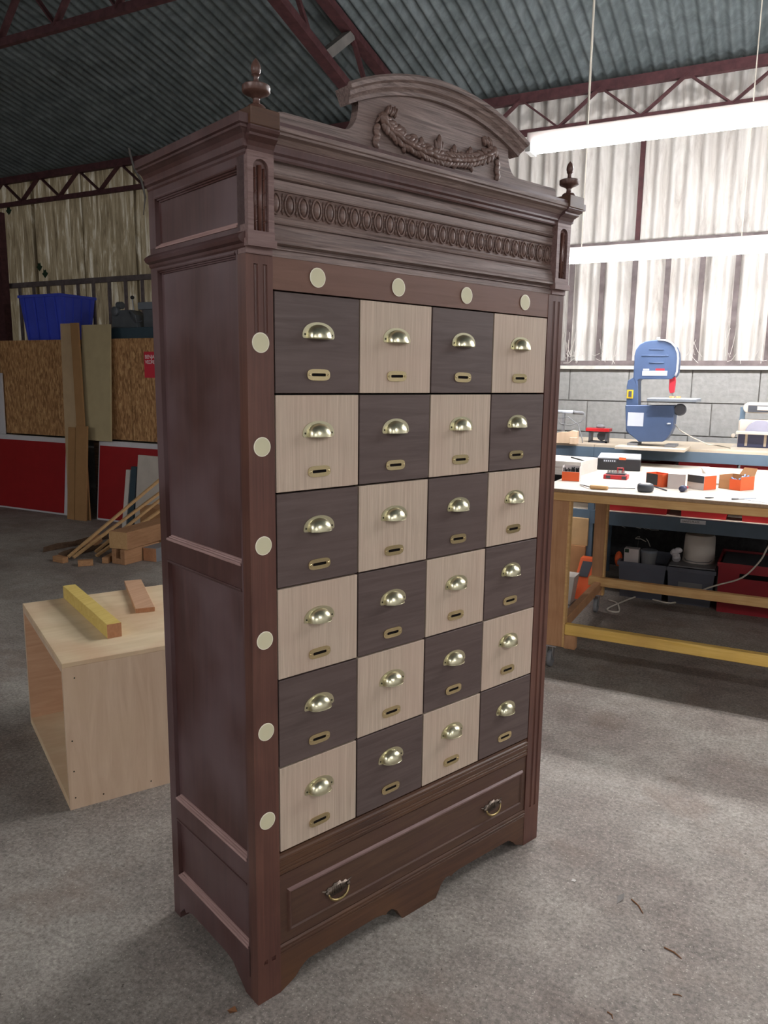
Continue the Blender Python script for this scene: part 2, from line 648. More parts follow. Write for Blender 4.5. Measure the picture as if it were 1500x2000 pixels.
SH = YW + .09
x = -12.9
i = 0
while x < -4.6:
    part(corrugated(x, x + .9, .076, .012, LEDGE - .02, roof_z(YW) + .02, SH + .006 * (i % 2)), 'corrugated_sheet', 'sheet_lichen', wall, True)
    x += .86
    i += 1
while x < 4.0:
    part(corrugated(x, x + .99, .118, .03, LEDGE - .02, roof_z(YW) + .02, SH + .007 * (i % 2)), 'corrugated_sheet', 'sheet_wall', wall, True)
    x += .944
    i += 1
GIRT = 2.725
part(MB().box(X0, X1, YW - .01, YW + .03, GIRT - .03, GIRT + .03), 'girt', 'steel_slat', wall)
for k in range(44):
    x = -9.6 + .262 * k
    part(MB().box(x - .02, x + .02, YW + .0, YW + .02, LEDGE + .002, GIRT - .03), 'slat', 'steel_slat', wall)
xs_ = onY(1244, 470, YW)[0]
part(MB().box(xs_ - .018, xs_ + .018, YW + .0, YW + .035, GIRT + .03, 3.70), 'stud', 'steel_primer', wall)

# roof sheets, running down to the wall
ceil = struct(MB().beam((X0, YW + .12, roof_z(YW + .12) + .09), (X1, YW + .12, roof_z(YW + .12) + .09), .06, .04), 'ceiling', 'steel_primer', 'corrugated workshop roof on steel trusses')
PITCH = .0935
nx = 10
x = X0
i = 0
RIDGE = -1.5
while x < X1:
    xs = np.linspace(x, x + PITCH * (nx + .5), nx * 8 + 5)
    P = []
    for y in (RIDGE, YW + .14):
        P.append([(a, y, roof_z(y) + .03 + .019 * math.sin(2 * PI * a / PITCH) + .004 * (i % 2)) for a in xs])
    part(MB().grid(P), 'roof_sheet', 'sheet_roof', ceil, True)
    x += PITCH * nx
    i += 1
back = MB().add([(X0, RIDGE, roof_z(RIDGE) + .04), (X1, RIDGE, roof_z(RIDGE) + .04), (X1, Y0, roof_z(RIDGE) - 1.2), (X0, Y0, roof_z(RIDGE) - 1.2)], [(0, 1, 2, 3)])
part(back, 'roof_slope', 'sheet_roof', ceil)
wf = struct(MB().box(X0, -4.5, Y0 - .1, Y0, 0, roof_z(RIDGE) - 1.15), 'wall_front', 'block_grey', 'block wall behind the viewer with a wide open doorway')
part(MB().box(-4.5, X1, Y0 - .1, Y0, 4.0, roof_z(RIDGE) - 1.15), 'lintel', 'block_grey', wf)
struct(MB().prismx([(Y0, 0), (YW + .2, 0), (YW + .2, EAVE + .1), (RIDGE, roof_z(RIDGE) + .1), (Y0, roof_z(RIDGE) - 1.1)], X0 - .1, X0), 'wall_left', 'sheet_lichen', 'dim end wall of the workshop')


# lattice girder along the wall head
def lattice(name, label, y, zt, zb, x0, x1, phase, step, ch=.055, br=.035):
    t = thing(name, label, 'girder', ((x0 + x1) / 2, y, zb - ch / 2))
    part(MB().box(x0, x1, y - .025, y + .025, zt - ch / 2, zt + ch / 2), 'top_chord', 'steel_primer', t)
    part(MB().box(x0, x1, y - .02, y + .02, zb - ch / 3, zb + ch / 3), 'bottom_chord', 'steel_primer', t)
    k0 = math.ceil((x0 - phase) / step)
    k = k0
    while phase + (k + .5) * step < x1:
        xa = phase + k * step
        for s in (-.5, .5):
            if x0 < xa + s * step < x1:
                part(MB().beam((xa, y + .01 * s, zt - .01), (xa + s * step, y + .01 * s, zb + .01), .012, br, up=(0, 1, 0)), 'brace', 'steel_primer', t)
        k += 1
    return t


ph = onY(1173, 178, YW - .09)[0]
lattice('eaves_girder', 'rust-red lattice girder running along the head of the long wall', YW - .09, 3.96, 3.68, -12.5, 5, ph, .665, .075, .055)
py_ = 4.35
zb = onY(0, 88, py_)[2]
lattice('lattice_purlin', 'rust-red lattice purlin under the dark roof at upper left', py_, roof_z(py_) - .045, zb + .01, -12.5, -3.35, onY(50, 10, py_)[0], .62, .085, .055)
# truss running up the slope towards the viewer
tx = -3.25
tr = thing('roof_truss', 'rust-red roof truss rising behind the cabinet pediment', 'truss', (tx, YW, 3.3))
yt0, yt1 = YW - .1, -1.4
part(MB().beam((tx, yt0, roof_z(yt0) - .035), (tx, yt1, roof_z(yt1) - .035), .09, .06), 'top_chord', 'steel_primer', tr)


def lowz(y):
    return 3.84 + (5.53 - y) * .277


part(MB().beam((tx, yt0, lowz(yt0)), (tx, 1.2, lowz(1.2)), .09, .06), 'bottom_chord', 'steel_primer', tr)
for k, (yu, yl) in enumerate(((6.45, 6.12), (5.67, 6.05), (5.62, 5.24), (4.72, 5.06), (4.66, 4.25), (3.70, 4.10), (3.65, 3.2), (2.6, 3.1))):
    strut = k == 2
    part(MB().beam((tx, yu, roof_z(yu) - .06), (tx, yl, lowz(yl) + .02), .07 if strut else .03, .07 if strut else .03, up=(1, 0, 0)), 'brace', 'leaf_dry' if strut else 'steel_primer', tr)

# ================================================================ THE CABINET (local: x along the front, y into the depth, z up)
CW, CD = 1.148, .47
GX, GZ, DW, DH = .0715, .3997, .25, .23104
cab = thing('drawer_cabinet', 'tall antique dark wood cabinet with checkerboard drawers and carved pediment', 'cabinet',
            (-1.06686, 1.39780, 0), math.radians(68.623), local=True)

# carcass behind the drawers
part(MB().box(GX - .02, CW - .06, .03, CD - .02, .335, 1.84), 'carcass', 'gap_black', cab)
part(MB().box(.02, CW - .02, CD - .02, CD - .004, .06, 2.09), 'back_board', 'side_wood', cab)


# fluted front posts
def flute_section(x0, x1, gl):
    """front outline (x, y) with two rounded grooves"""
    pts = [(x0, 0)]
    for gx in gl:
        for k in range(7):
            t = PI * k / 6
            pts.append((gx - .0055 * math.cos(t), .005 * math.sin(t)))
    pts += [(x1, 0), (x1, .034), (x0, .034)]
    return pts


for s in (0, 1):
    xa, xb = (0, .0695) if s == 0 else (CW - .0755, CW)
    xc = (xa + xb) / 2
    mb = MB()
    gl = (xc - .0095, xc + .0145)
    sec = flute_section(xa, xb, gl)
    if s == 0:     # the flutes of the near post are filled below its top
        mb.prismz(sec, 1.69, 1.838)
        mb.box(xa, xb, 0, .034, .118, 1.69)
        mb.prismz(sec, .106, .118)
        mb.box(xa, xb, 0, .034, 0, .106)
    else:
        mb.prismz(sec, .135, 1.838)
        mb.box(xa, xb, 0, .034, 0, .135)
    mb.box(xa, xb, 0, .034, 1.838, 1.858)
    part(mb, 'post', 'post_wood', cab)

# side frames: rails, recessed panels and their mouldings
SIDE_PANELS = [(.142, .32), (.39, 1.093), (1.157, 1.861)]
for s in (0, 1):
    X = (lambda v: v) if s == 0 else (lambda v: CW - v)
    xx = lambda a, b: (min(X(a), X(b)), max(X(a), X(b)))
    st = MB()
    a, b = xx(0, .028)
    st.box(a, b, .4325, CD, 0, 1.885)
    st.box(a, b, .0345, .0365, .05, 1.885) if False else None
    part(st, 'rear_stile', 'side_wood', cab)
    fr = MB().box(a, b, .034, .040, .06, 1.885)
    part(fr, 'front_stile', 'side_wood', cab)
    # bottom rail with scalloped feet
    zb_ = [(.034, 0), (.06, 0), (.075, .012), (.10, .03), (.125, .05), (.16, .056), (.35, .056), (.375, .05), (.395, .036), (.405, .045), (.42, .03), (.4325, .016), (.4325, .142), (.034, .142)]
    mb = MB().prismx(zb_, a, b)
    part(mb, 'side_rail', 'side_wood', cab)
    for (za, zc) in ((.32, .39), (1.093, 1.157), (1.861, 1.9)):
        part(MB().box(a, b, .040, .4325, za, zc), 'side_rail', 'side_wood', cab)
    for (za, zc) in SIDE_PANELS:
        pa, pb = xx(.012, .022)
        part(MB().box(pa, pb, .034, .44, za - .01, zc + .01), 'side_panel', 'side_wood', cab)
        # stepped mouldings round the panel: bottom one pale with dust and wear
        prof = [(.0125, .013), (.0125, .010), (.0085, .009), (.0075, .0065), (.004, .0055), (.003, .003), (-.001, .002), (-.0025, -.001), (-.0025, -.004), (.012, -.005)]
        y0, y1 = .044, .4315

        def mould(flip):
            m = MB()
            vs = []
            for yy, k in ((y0, 1), (y1, -1)):
                for (dx, dz) in prof:
                    zz = za + dz if not flip else zc - dz
                    vs.append((X(dx), yy + (k * max(dz, 0) if dz > 0 else 0), zz))
            n = len(prof)
            fs = [(i, i + 1, i + 1 + n, i + n) for i in range(n - 1)] + [tuple(range(n)), tuple(range(2 * n - 1, n - 1, -1))]
            return m.add(vs, fs)
        part(mould(False), 'panel_moulding', 'dust_wood', cab, label='pale worn moulding')
        if za > 0:
            part(mould(True), 'panel_moulding', 'side_wood', cab)
    # upper side: waist moulding, frieze panel
    a, b = xx(-.006, .03)
    part(MB().box(a, b, .0, CD, 1.9, 1.915) if False else MB().box(*xx(0, .03), .02, CD, 1.9, 1.918), 'side_rail', 'side_wood', cab)
    wv = [(0, 1.868), (-.004, 1.872), (-.005, 1.878), (-.014, 1.882), (-.018, 1.889), (-.016, 1.894), (-.004, 1.902), (0, 1.903)]
    vs = [(X(p[0]), yy, p[1]) for yy in (-.002, CD) for p in wv]
    n = len(wv)
    part(MB().add(vs, [(i, (i + 1) % n, (i + 1) % n + n, i + n) for i in range(n)] + [tuple(range(n)), tuple(range(2 * n - 1, n - 1, -1))]), 'waist_moulding', 'side_wood', cab)
    part(MB().box(*xx(.012, .022), .03, .45, 1.91, 2.045), 'side_panel', 'side_wood', cab)
    part(MB().box(*xx(0, .028), .0, .03, 1.918, 2.06), 'side_stile', 'side_wood', cab)
    part(MB().box(*xx(0, .028), .434, CD, 1.918, 2.06), 'side_stile', 'side_wood', cab)
    part(MB().box(*xx(0, .028), .03, .434, 2.036, 2.075), 'side_rail', 'side_wood', cab)
    za, zc = 1.918, 2.037
    y0, y1 = .031, .433
    part(mould(False), 'panel_moulding', 'dust_wood', cab, label='pale worn moulding')
    part(mould(True), 'panel_moulding', 'side_wood', cab)

# cornice: one moulded profile round three sides
CPROF = [(0, 2.058), (.003, 2.062), (.003, 2.068), (.009, 2.072), (.009, 2.077), (.011, 2.086), (.016, 2.094), (.024, 2.100), (.028, 2.102), (.028, 2.107), (.034, 2.109), (.034, 2.127)]
path = [(0, CD, -1, 0), (0, -.006, -1, -1), (CW, -.006, 1, -1), (CW, CD, 1, 0)]
P = []
for (px_, py0, nx_, ny_) in path:
    row = [(px_ + nx_ * d, py0 + ny_ * (d if d < .03 else d), z) for d, z in CPROF]
    row.append((px_ * .9 + .05, .2 if ny_ else CD, 2.127))
    P.append(row)
mb = MB().grid(P)
part(mb, 'cornice', 'side_wood', cab)
part(MB().box(-.02, CW + .02, -.02, CD, 2.10, 2.126), 'cornice_top', 'side_wood', cab)

# front crown between the posts: (y, z) profile swept along x
XL, XR = .066, CW - .066
crown = [(.03, 1.858), (0, 1.858), (0, 1.870), (.006, 1.8705), (.006, 1.8735), (.002, 1.875), (.002, 1.878), (.006, 1.8795), (.006, 1.883), (-.010, 1.886), (-.010, 1.891),
         (-.006, 1.896), (-.003, 1.904), (-.001, 1.914), (.001, 1.922), (.004, 1.927), (.010, 1.929), (.006, 1.931), (.004, 1.935), (.006, 1.939), (.004, 1.943), (.03, 1.943)]
part(MB().prismx(crown, XL, XR), 'crown_moulding', 'oak_grey', cab)
up_ = [(.03, 2.001), (.006, 2.001), (.004, 2.004), (.004, 2.022), (.010, 2.024), (.002, 2.026), (-.002, 2.030), (0, 2.034), (.006, 2.037), (.006, 2.062), (.0, 2.064), (-.003, 2.067), (.03, 2.067)]
part(MB().prismx(up_, XL, XR), 'frieze_moulding', 'oak_grey', cab)
egg_band = part(MB().box(XL, XR, .010, .03, 1.943, 2.001), 'egg_band', 'oak_carved', cab)
em = MB()
P = []
for i in range(7):
    r = i / 6
    P.append([(.0092 * r * math.cos(t), -.008 * math.sqrt(max(0, 1 - r * r)), .0185 * r * math.sin(t)) for t in [2 * PI * k / 16 for k in range(17)]])
em.grid(P)
ring = [(.0128 * math.cos(t), -.002, .0225 * math.sin(t)) for t in [2 * PI * k / 20 for k in range(21)]]
em.tube(ring, .0026, 6, False)
for sx in (-1, 1):
    for dz in (-.014, .012):
        em.blob((sx * .0185, -.001, dz), .003, .004, .006, 6, 4)
em.tube([(.0188, -.001, -.022), (.0188, -.002, .022)], .0014, 5)
em.tube([(-.0188, -.001, -.022), (-.0188, -.002, .022)], .0014, 5)
egm = em.mesh('egg', 'oak_carved', smooth=True)
for k in range(27):
    inst(egm, 'egg', egg_band, (.084 + .0377 * k, .010, 1.974))
# cornice face between the posts, projecting
cf_ = [(.03, 2.067), (-.004, 2.067), (-.006, 2.072), (-.014, 2.075), (-.014, 2.079), (-.018, 2.088), (-.028, 2.098), (-.040, 2.102), (-.040, 2.107), (-.044, 2.109), (-.044, 2.118), (.03, 2.118)]
part(MB().prismx(cf_, XL - .012, XR + .012), 'front_cornice', 'oak_grey', cab)

# crown posts with carved niche, flared head, block and finial
for s in (0, 1):
    X = (lambda v: v) if s == 0 else (lambda v: CW - v)
    xx = lambda a, b: (min(X(a), X(b)), max(X(a), X(b)))
    mb = MB()
    mb.box(*xx(-.001, .067), -.004, .03, 1.858, 1.872)
    mb.box(*xx(-.004, .070), -.018, .03, 1.872, 1.888)
    mb.box(*xx(-.001, .067), -.014, .03, 1.888, 1.905)
    mb.box(*xx(.0, .014), -.014, .03, 1.905, 2.055)
    mb.box(*xx(.052, .066), -.014, .03, 1.905, 2.055)
    mb.box(*xx(.014, .052), -.004, .03, 1.905, 2.055)
    arch = [(X(.014), 2.056), (X(.014), 2.034)] + [(X(.033 - .019 * math.cos(t)), 2.034 + .018 * math.sin(t)) for t in [PI * k / 10 for k in range(11)]] + [(X(.052), 2.034), (X(.052), 2.056)]
    mb.prism(arch, -.014, -.003)
    mb.box(*xx(.0, .066), -.014, .03, 2.055, 2.07)
    cp = part(mb, 'crown_post', 'worn_or_lit_wood', cab)
    fl = MB()
    fl.tube([(X(.033), -.006, 1.906), (X(.033), -.007, 2.04)], [.0045, .0055], 8)
    for d in (-.0115, .0115):
        fl.tube([(X(.033 + d), -.005, 1.906), (X(.033 + d), -.006, 2.035)], .0028, 6)
        for k in range(4):
            zc = 1.925 + .03 * k
            fl.tube([(X(.033 + d - .004), -.008, zc - .003), (X(.033 + d + .004), -.009, zc + .003)], .0014, 5)
    part(fl, 'fluting', 'post_wood', cp, True)
    prof = [(0, 2.066), (.002, 2.074), (.008, 2.082), (.018, 2.088), (.022, 2.09), (.022, 2.095), (.030, 2.099), (.033, 2.104), (.033, 2.108)]
    P = []
    for d, z in prof:
        P.append([(X(-d * .35), .03, z), (X(-d * .35), -.014 - d, z), (X(.066 - d * .15), -.014 - d, z), (X(.066 - d * .15), .03, z)])
    part(MB().grid(P), 'flared_head', 'side_wood', cab)
    blk = part(MB().box(*xx(-.012, .060), -.05, .022, 2.107, 2.142), 'block', 'plinth_wood', cab, bevel=.0015)
    fp = [(.0245, 0), (.0245, .003), (.021, .006), (.019, .010), (.0165, .0125), (.012, .0135), (.0085, .016), (.0072, .021), (.0075, .026), (.012, .030), (.0215, .034), (.028, .037), (.0295, .039),
          (.0295, .050), (.027, .052), (.008, .053), (.0062, .060), (.0052, .067), (.007, .071), (.0095, .0725), (.008, .0745), (.0098, .078), (.0106, .083), (.0098, .090), (.0072, .097), (.003, .1025), (.0008, .105)]
    part(MB().lathe(fp, (X(.023), -.016, 2.142), 24), 'finial', 'finial_wood', cab, 'auto')

# pediment board, arch moulding and carved garland
cx = CW / 2
prof = [(.068, 2.118), (.068, 2.128), (.079, 2.142), (.083, 2.158), (.095, 2.160), (.262, 2.160)]
for k in range(1, 9):
    t = PI / 2 * k / 8
    prof.append((.262 + .042 * math.sin(t), 2.160 + .062 * (1 - math.cos(t))))
prof.append((.302, 2.244))
R_, hc = .71, .3075
zc_ = 2.30 - R_
left = list(prof)
arcp = []
for k in range(0, 25):
    t = math.radians(-24.5 + 49 * k / 24)
    arcp.append((cx + (R_ - .004) * math.sin(t), zc_ + (R_ - .004) * math.cos(t)))
right = [(CW - a, b) for a, b in reversed(left)]
part(MB().prism(left + arcp[1:-1] + right, -.010, .014), 'pediment', 'oak_grey', cab)
ap = [(.0, .014), (.0, -.030), (-.006, -.040), (.0, -.046), (.008, -.044), (.012, -.036), (.020, -.032), (.024, -.026), (.028, -.022), (.036, -.020), (.036, -.008), (.036, .014)]
P = []
for k in range(0, 33):
    t = math.radians(-26.0 + 52 * k / 32)
    row = []
    for d, y in ap:
        r = R_ + .02 - d
        row.append((cx + r * math.sin(t), y, zc_ + r * math.cos(t)))
    row.append(row[0])
    P.append(row)
mb = MB().grid(P)
n = len(ap)
o = len(mb.v)
mb.f.append(tuple(range(n)))
mb.f.append(tuple(range(32 * (n + 1) + n - 1, 32 * (n + 1) - 1, -1)))
mb.mi += [0, 0]
part(mb, 'pediment_arch', 'oak_grey', cab)

rg = random.Random(3)
gm = MB()


def leaf(mb, x, z, ang, ln, wd, y=-.016, th=.006):
    c, s = math.cos(ang), math.sin(ang)
    rot = np.array(((c, 0, -s), (0, 1, 0), (s, 0, c)))
    mb.blob((x, y, z), ln, th, wd, 8, 6, rot)


SW = [(.372, 2.205), (.40, 2.186), (.432, 2.172), (.47, 2.163), (.51, 2.157), (.54, 2.154), (.574, 2.153), (.61, 2.156), (.65, 2.162), (.69, 2.170), (.73, 2.184), (.775, 2.207)]
for i in range(len(SW) - 1):
    (xa, za), (xb, zb2) = SW[i], SW[i + 1]
    for k in range(3):
        t = (k + .5) / 3
        x_, z_ = xa + (xb - xa) * t, za + (zb2 - za) * t
        base_a = math.atan2(zb2 - za, xb - xa)
        sg = 1 if x_ < cx else -1
        for d in (-1, 0, 1):
            leaf(gm, x_, z_ + d * .010, base_a + d * .6 * sg + rg.uniform(-.3, .3), .017, .0068, -.016 - .004 * (d == 0) - rg.random() * .004, .006)
for (x_, z_, l) in ((.568, 2.185, .026), (.624, 2.180, .018), (.685, 2.188, .016), (.505, 2.176, .016), (.43, 2.19, .016)):
    leaf(gm, x_, z_, PI / 2, l, .009, -.015, .006)
    leaf(gm, x_ - .009, z_ - .006, PI / 2 + .3, l * .7, .005, -.014, .005)
    leaf(gm, x_ + .009, z_ - .006, PI / 2 - .3, l * .7, .005, -.014, .005)
for (x_, z_, l) in ((.563, 2.136, .014), (.622, 2.143, .014), (.690, 2.152, .013), (.508, 2.143, .013), (.445, 2.153, .013)):
    leaf(gm, x_, z_, PI / 2 + .2, l, .006, -.015, .006)
for (x_, z_, r) in ((.41, 2.197, .014), (.44, 2.190, .013), (.48, 2.182, .012), (.53, 2.170, .012)):
    gm.blob((x_, -.013, z_), r * 1.4, .005, r, 10, 6)
part(gm, 'garland', 'oak_carved', cab, True)
for (bx, bz, sg) in ((.376, 2.206, 1), (.776, 2.206, -1)):
    rb = MB()
    rb.blob((bx, -.018, bz), .014, .010, .016, 10, 6)
    for k in range(5):     # ribbon folds up and out, then hanging tail
        leaf(rb, bx + sg * (.012 + .007 * k), bz + .020 + .003 * (k % 2), PI / 2 - .35 * sg, .014, .0042, -.016, .007)
    pts = [(bx - sg * .012, -.015, bz - .018), (bx - sg * .024, -.017, bz - .030), (bx - sg * .012, -.015, bz - .042), (bx - sg * .026, -.016, bz - .054), (bx - sg * .016, -.014, bz - .066)]
    for k in range(len(pts) - 1):
        a, b = np.array(pts[k]), np.array(pts[k + 1])
        m_ = (a + b) / 2
        leaf(rb, m_[0], m_[2], math.atan2(b[2] - a[2], b[0] - a[0]), .013, .0085, -.015, .006)
    leaf(rb, bx - sg * .014, bz - .004, .9 * sg, .014, .004)
    part(rb, 'ribbon_bow', 'oak_carved', cab, True)

# plain top rail, discs
part(MB().box(.0695, CW - .0755, .001, .03, 1.7875, 1.858), 'top_rail', 'rail_brown', cab)
dm = MB()
dm.lathe([(.0205, 0), (.0205, -.0012)], n=32, axis='y')
dm.m = 1
dm.lathe([(.0225, 0), (.0225, -.0008), (.0205, -.0012), (.0203, 0)], n=32, axis='y')
dme = dm.mesh('disc', ['cream_disc', 'cream_rim'])
for (x_, z_) in [(.035, z) for z in (1.669, 1.436, 1.205, .974, .741, .505)] + [(x, 1.8235) for x in (.193, .448, .703, .958)]:
    o = inst(dme, 'disc', cab, (x_, -.0003, z_))
    o['label'] = 'cream round disc'

# checkerboard drawers
g = .0022
fr_l = MB().box(g, DW - g, 0, .02, g, DH - g).mesh('drawer', 'light_drawer')
fr_d = MB().box(g, DW - g, 0, .02, g, DH - g).mesh('drawer', 'dark_drawer')
cpm = MB()
# flange
A, Bz = .047, .034
out = [(A * math.cos(t) * (1.0 if abs(math.cos(t)) < .9 else 1.0), -.003 + Bz * math.sin(t) ** .8) for t in [PI * k / 20 for k in range(21)]]
out = [(x, z) for x, z in out] + [(-A + .003, -.0065), (-A + .012, -.0075), (A - .012, -.0075), (A - .003, -.0065)]
cpm.prism(out, -.0018, 0)
P = []
for i in range(9):
    f = PI / 2 * i / 8
    P.append([(.0325 * math.cos(t), -.0018 - .025 * math.cos(f) * math.sin(t) ** .75, -.006 + .0315 * math.sin(f) * math.sin(t) ** .75) for t in [PI * k / 20 for k in range(21)]])
cpm.grid(P)
cpm.tube([(.0325 * math.cos(t), -.0018 - .025 * math.sin(t) ** .75, -.006) for t in [PI * k / 20 for k in range(21)]], .0009, 5)
cpm.m = 1
for sx in (-1, 1):
    cpm.lathe([(.0026, 0), (.0022, -.001), (.0008, -.0013)], (sx * .0395, -.0018, .002), 10, 'y')
cup_me = cpm.mesh('cup_pull', ['brass', 'screw_dark'], smooth=True)
for k in range(len(out) + 2):       # the flange keeps its flat faces
    cup_me.polygons[k].use_smooth = False
lh = MB()
no = 28
outer, inner = [], []
for k in range(no):
    t = 2 * PI * k / no
    ct, st_ = math.cos(t), math.sin(t)
    outer.append((.0335 * math.copysign(abs(ct) ** .45, ct), .0135 * math.copysign(abs(st_) ** .75, st_)))
    inner.append((.0205 * math.copysign(abs(ct) ** .25, ct), .0036 * math.copysign(abs(st_) ** .25, st_)))
vs = [(x, y, z) for (pp, y) in ((outer, -.0005), (outer, -.0026), (inner, -.0026), (inner, .0)) for x, z in pp]
fs = [(j * no + k, j * no + (k + 1) % no, (j + 1) * no + (k + 1) % no, (j + 1) * no + k) for j in range(3) for k in range(no)]
lh.add(vs, fs)
for sx in (-1, 1):
    lh.lathe([(.0030, 0), (.0028, -.0012), (.0012, -.002)], (sx * .0275, -.0024, 0), 10, 'y')
lh.m = 1
lh.box(-.0215, .0215, -.0004, .0001, -.0045, .0045)
lh_me = lh.mesh('label_holder', ['brass_plate', 'gap_black'])
for r in range(6):
    for c in range(4):
        dark = (r + c) % 2 == 0
        d = inst(fr_d if dark else fr_l, 'drawer', cab, (GX + c * DW, 0, GZ + (5 - r) * DH))
        b = d.modifiers.new('bevel', 'BEVEL')
        b.width = .0012
        b.segments = 1
        d['label'] = 'dark walnut-toned drawer front' if dark else 'pale beech drawer front'
        inst(cup_me, 'cup_pull', d, (DW / 2 - .001 + rg.uniform(-.001, .001), 0, .1365))
        inst(lh_me, 'label_holder', d, (DW / 2 - .001 + rg.uniform(-.001, .001), 0, .0455), (0, rg.uniform(-.015, .015), 0))

# rail under the drawers, base drawer, plinth
RL, RR = .0695, CW - .0755
rail = [(.03, .335), (.003, .335), (.001, .338), (.001, .347), (.004, .349), (.001, .351), (.001, .356), (.004, .358), (.001, .360), (0, .374), (.003, .376), (0, .378), (0, .384), (.004, .388), (.004, .396), (.03, .396)]
part(MB().prismx(rail, RL, RR), 'lower_rail', 'plinth_wood', cab)
mb = MB().box(RL + .002, RR - .002, .004, .03, .137, .333)
bd = part(mb, 'base_drawer', 'base_drawer_wood', cab)
# raised field with bevelled border on the base drawer
fx0, fx1, fz0, fz1 = .093, 1.054, .163, .288
rings = [((fx0, fx1, fz0, fz1), .004), ((fx0 + .004, fx1 - .004, fz0 + .004, fz1 - .004), -.003), ((fx0 + .008, fx1 - .008, fz0 + .008, fz1 - .008), -.003),
         ((fx0 + .012, fx1 - .012, fz0 + .012, fz1 - .012), .0005)]
P = []
for (a, b, c, d), y in rings:
    P.append([(a, y, c), (b, y, c), (b, y, d), (a, y, d), (a, y, c)])
mb = MB()
vv = [p for r in P for p in r]
for i in range(3):
    for j in range(4):
        mb.m = 1 if j == 2 else 0  # top strip painted paler, for the light its upward bevel catches
        mb.add([P[i][j], P[i][j + 1], P[i + 1][j + 1], P[i + 1][j]], [(0, 1, 2, 3)])
part(mb, 'field_moulding', ['base_drawer_wood', 'worn_or_lit_wood'], bd, label='raised moulding with light painted pale along its top')
part(MB().add([(fx0 + .012, .0008, fz0 + .012), (fx1 - .012, .0008, fz0 + .012), (fx1 - .012, .0008, fz1 - .012), (fx0 + .012, .0008, fz1 - .012)], [(0, 1, 2, 3)]), 'field', 'base_drawer_wood', bd)
hm = MB()
hp = [(-.052, .014), (-.036, .010), (-.030, .016), (-.016, .014), (-.010, .022), (0, .019), (.010, .022), (.016, .014), (.030, .016), (.036, .010), (.052, .014), (.040, .002), (.034, -.008), (.022, -.012), (.014, -.016), (0, -.014), (-.014, -.016), (-.022, -.012), (-.034, -.008), (-.040, .002)]
hm.m = 1
hm.prism(hp, -.0025, 0)
for k in range(5):
    hm.tube([(-.016 + .008 * k, -.003, -.008), (-.014 + .007 * k, -.003, .012)], .0014, 5)
for sx in (-1, 1):
    hm.blob((sx * .036, -.006, .004), .006, .006, .006, 8, 6)
hm.m = 0
hm.tube([(.034 * math.cos(t), -.010 - .006 * math.sin(-t), .002 + .024 * math.sin(t)) for t in [PI + PI * k / 14 for k in range(15)]], [.0022 + .0022 * math.sin(PI * k / 14) for k in range(15)], 8)
h_me = hm.mesh('bail_handle', ['old_brass', 'old_iron'], smooth=True)
for hx in (.254, .894):
    inst(h_me, 'bail_handle', bd, (hx, .0008, .216))
pl = [(.03, .105), (.003, .105), (.0, .107), (.0, .112), (.004, .114), (.0, .116), (-.001, .122), (.003, .124), (.0, .126), (.0, .130), (.004, .135), (.03, .135)]
part(MB().prismx(pl, RL, RR), 'plinth_moulding', 'plinth_wood', cab)
ap = [(RL, .106), (RL, 0), (.078, .003), (.10, .012), (.117, .020), (.132, .036), (.147, .046), (.16, .052), (.40, .054), (.425, .050), (.437, .044), (.445, .051), (.46, .052), (.47, .046), (.482, .036), (.49, .022), (.504, 0)]
ap2 = [(CW - a, b) for a, b in reversed(ap)]
part(MB().prism(ap + ap2, .001, .026), 'plinth', 'plinth_wood', cab)

# ================================================================ FLUORESCENT FITTINGS
def fitting(label, x0, x1, y, z, roofed=True, wires=True):
    t = thing('fluorescent_light', label, 'light', ((x0 + x1) / 2, y, z - .07), group='hanging fluorescent fittings')
    part(MB().hexa([(x0, y - .03, z - .034), (x1, y - .03, z - .034), (x1, y + .03, z - .034), (x0, y + .03, z - .034)],
                   [(x0, y - .03, z + .035), (x1, y - .03, z + .035), (x1, y + .03, z + .035), (x0, y + .03, z + .035)]), 'housing', 'lamp_housing', t, bevel=.003)
    for dy in (-.034, .034):
        part(MB().tube([(x0 + .03, y + dy, z - .052), (x1 - .03, y + dy, z - .052)], .013, 10), 'tube', 'tube_light', t, True)
    for x in (x0 + .015, x1 - .015):
        part(MB().box(x - .015, x + .015, y - .056, y + .056, z - .072, z - .028), 'end_cap', 'lamp_end', t)
    if wires:
        for x in (x0 + .32, x1 - .32):
            part(MB().tube([(x, y, z + .034), (x, y, roof_z(y) + .012)], .004, 5), 'cord', 'cable_white', t)
    return t


fitting('hanging double fluorescent light high above the wheeled workbench', -1.398, .20, 4.4, 2.91)
fitting('hanging double fluorescent light low over the bandsaw shelf', -1.66, -.02, 5.5, 2.47)
fitting('hanging fluorescent light further along the shelf wall, out of the picture', .6, 2.2, 5.5, 2.47)  # this and the fittings below are unseen, added to light cabinet and floor
fitting('hanging fluorescent light past the end of the workbench, out of the picture', .75, 2.35, 4.4, 2.91)
fitting('added unseen hanging fluorescent light to the right of the viewer', 1.6, 3.2, .6, 2.95)
fitting('added unseen hanging fluorescent light behind the viewer to the right', 1.6, 3.2, -2.6, 2.95)
fitting('added unseen hanging fluorescent light behind the viewer to the left', -2.6, -1.0, -2.2, 2.95)
fitting('added unseen hanging fluorescent light over the left end of the workshop', -8.2, -6.6, -1.0, 2.95)  # unseen, added to brighten the left side of the view

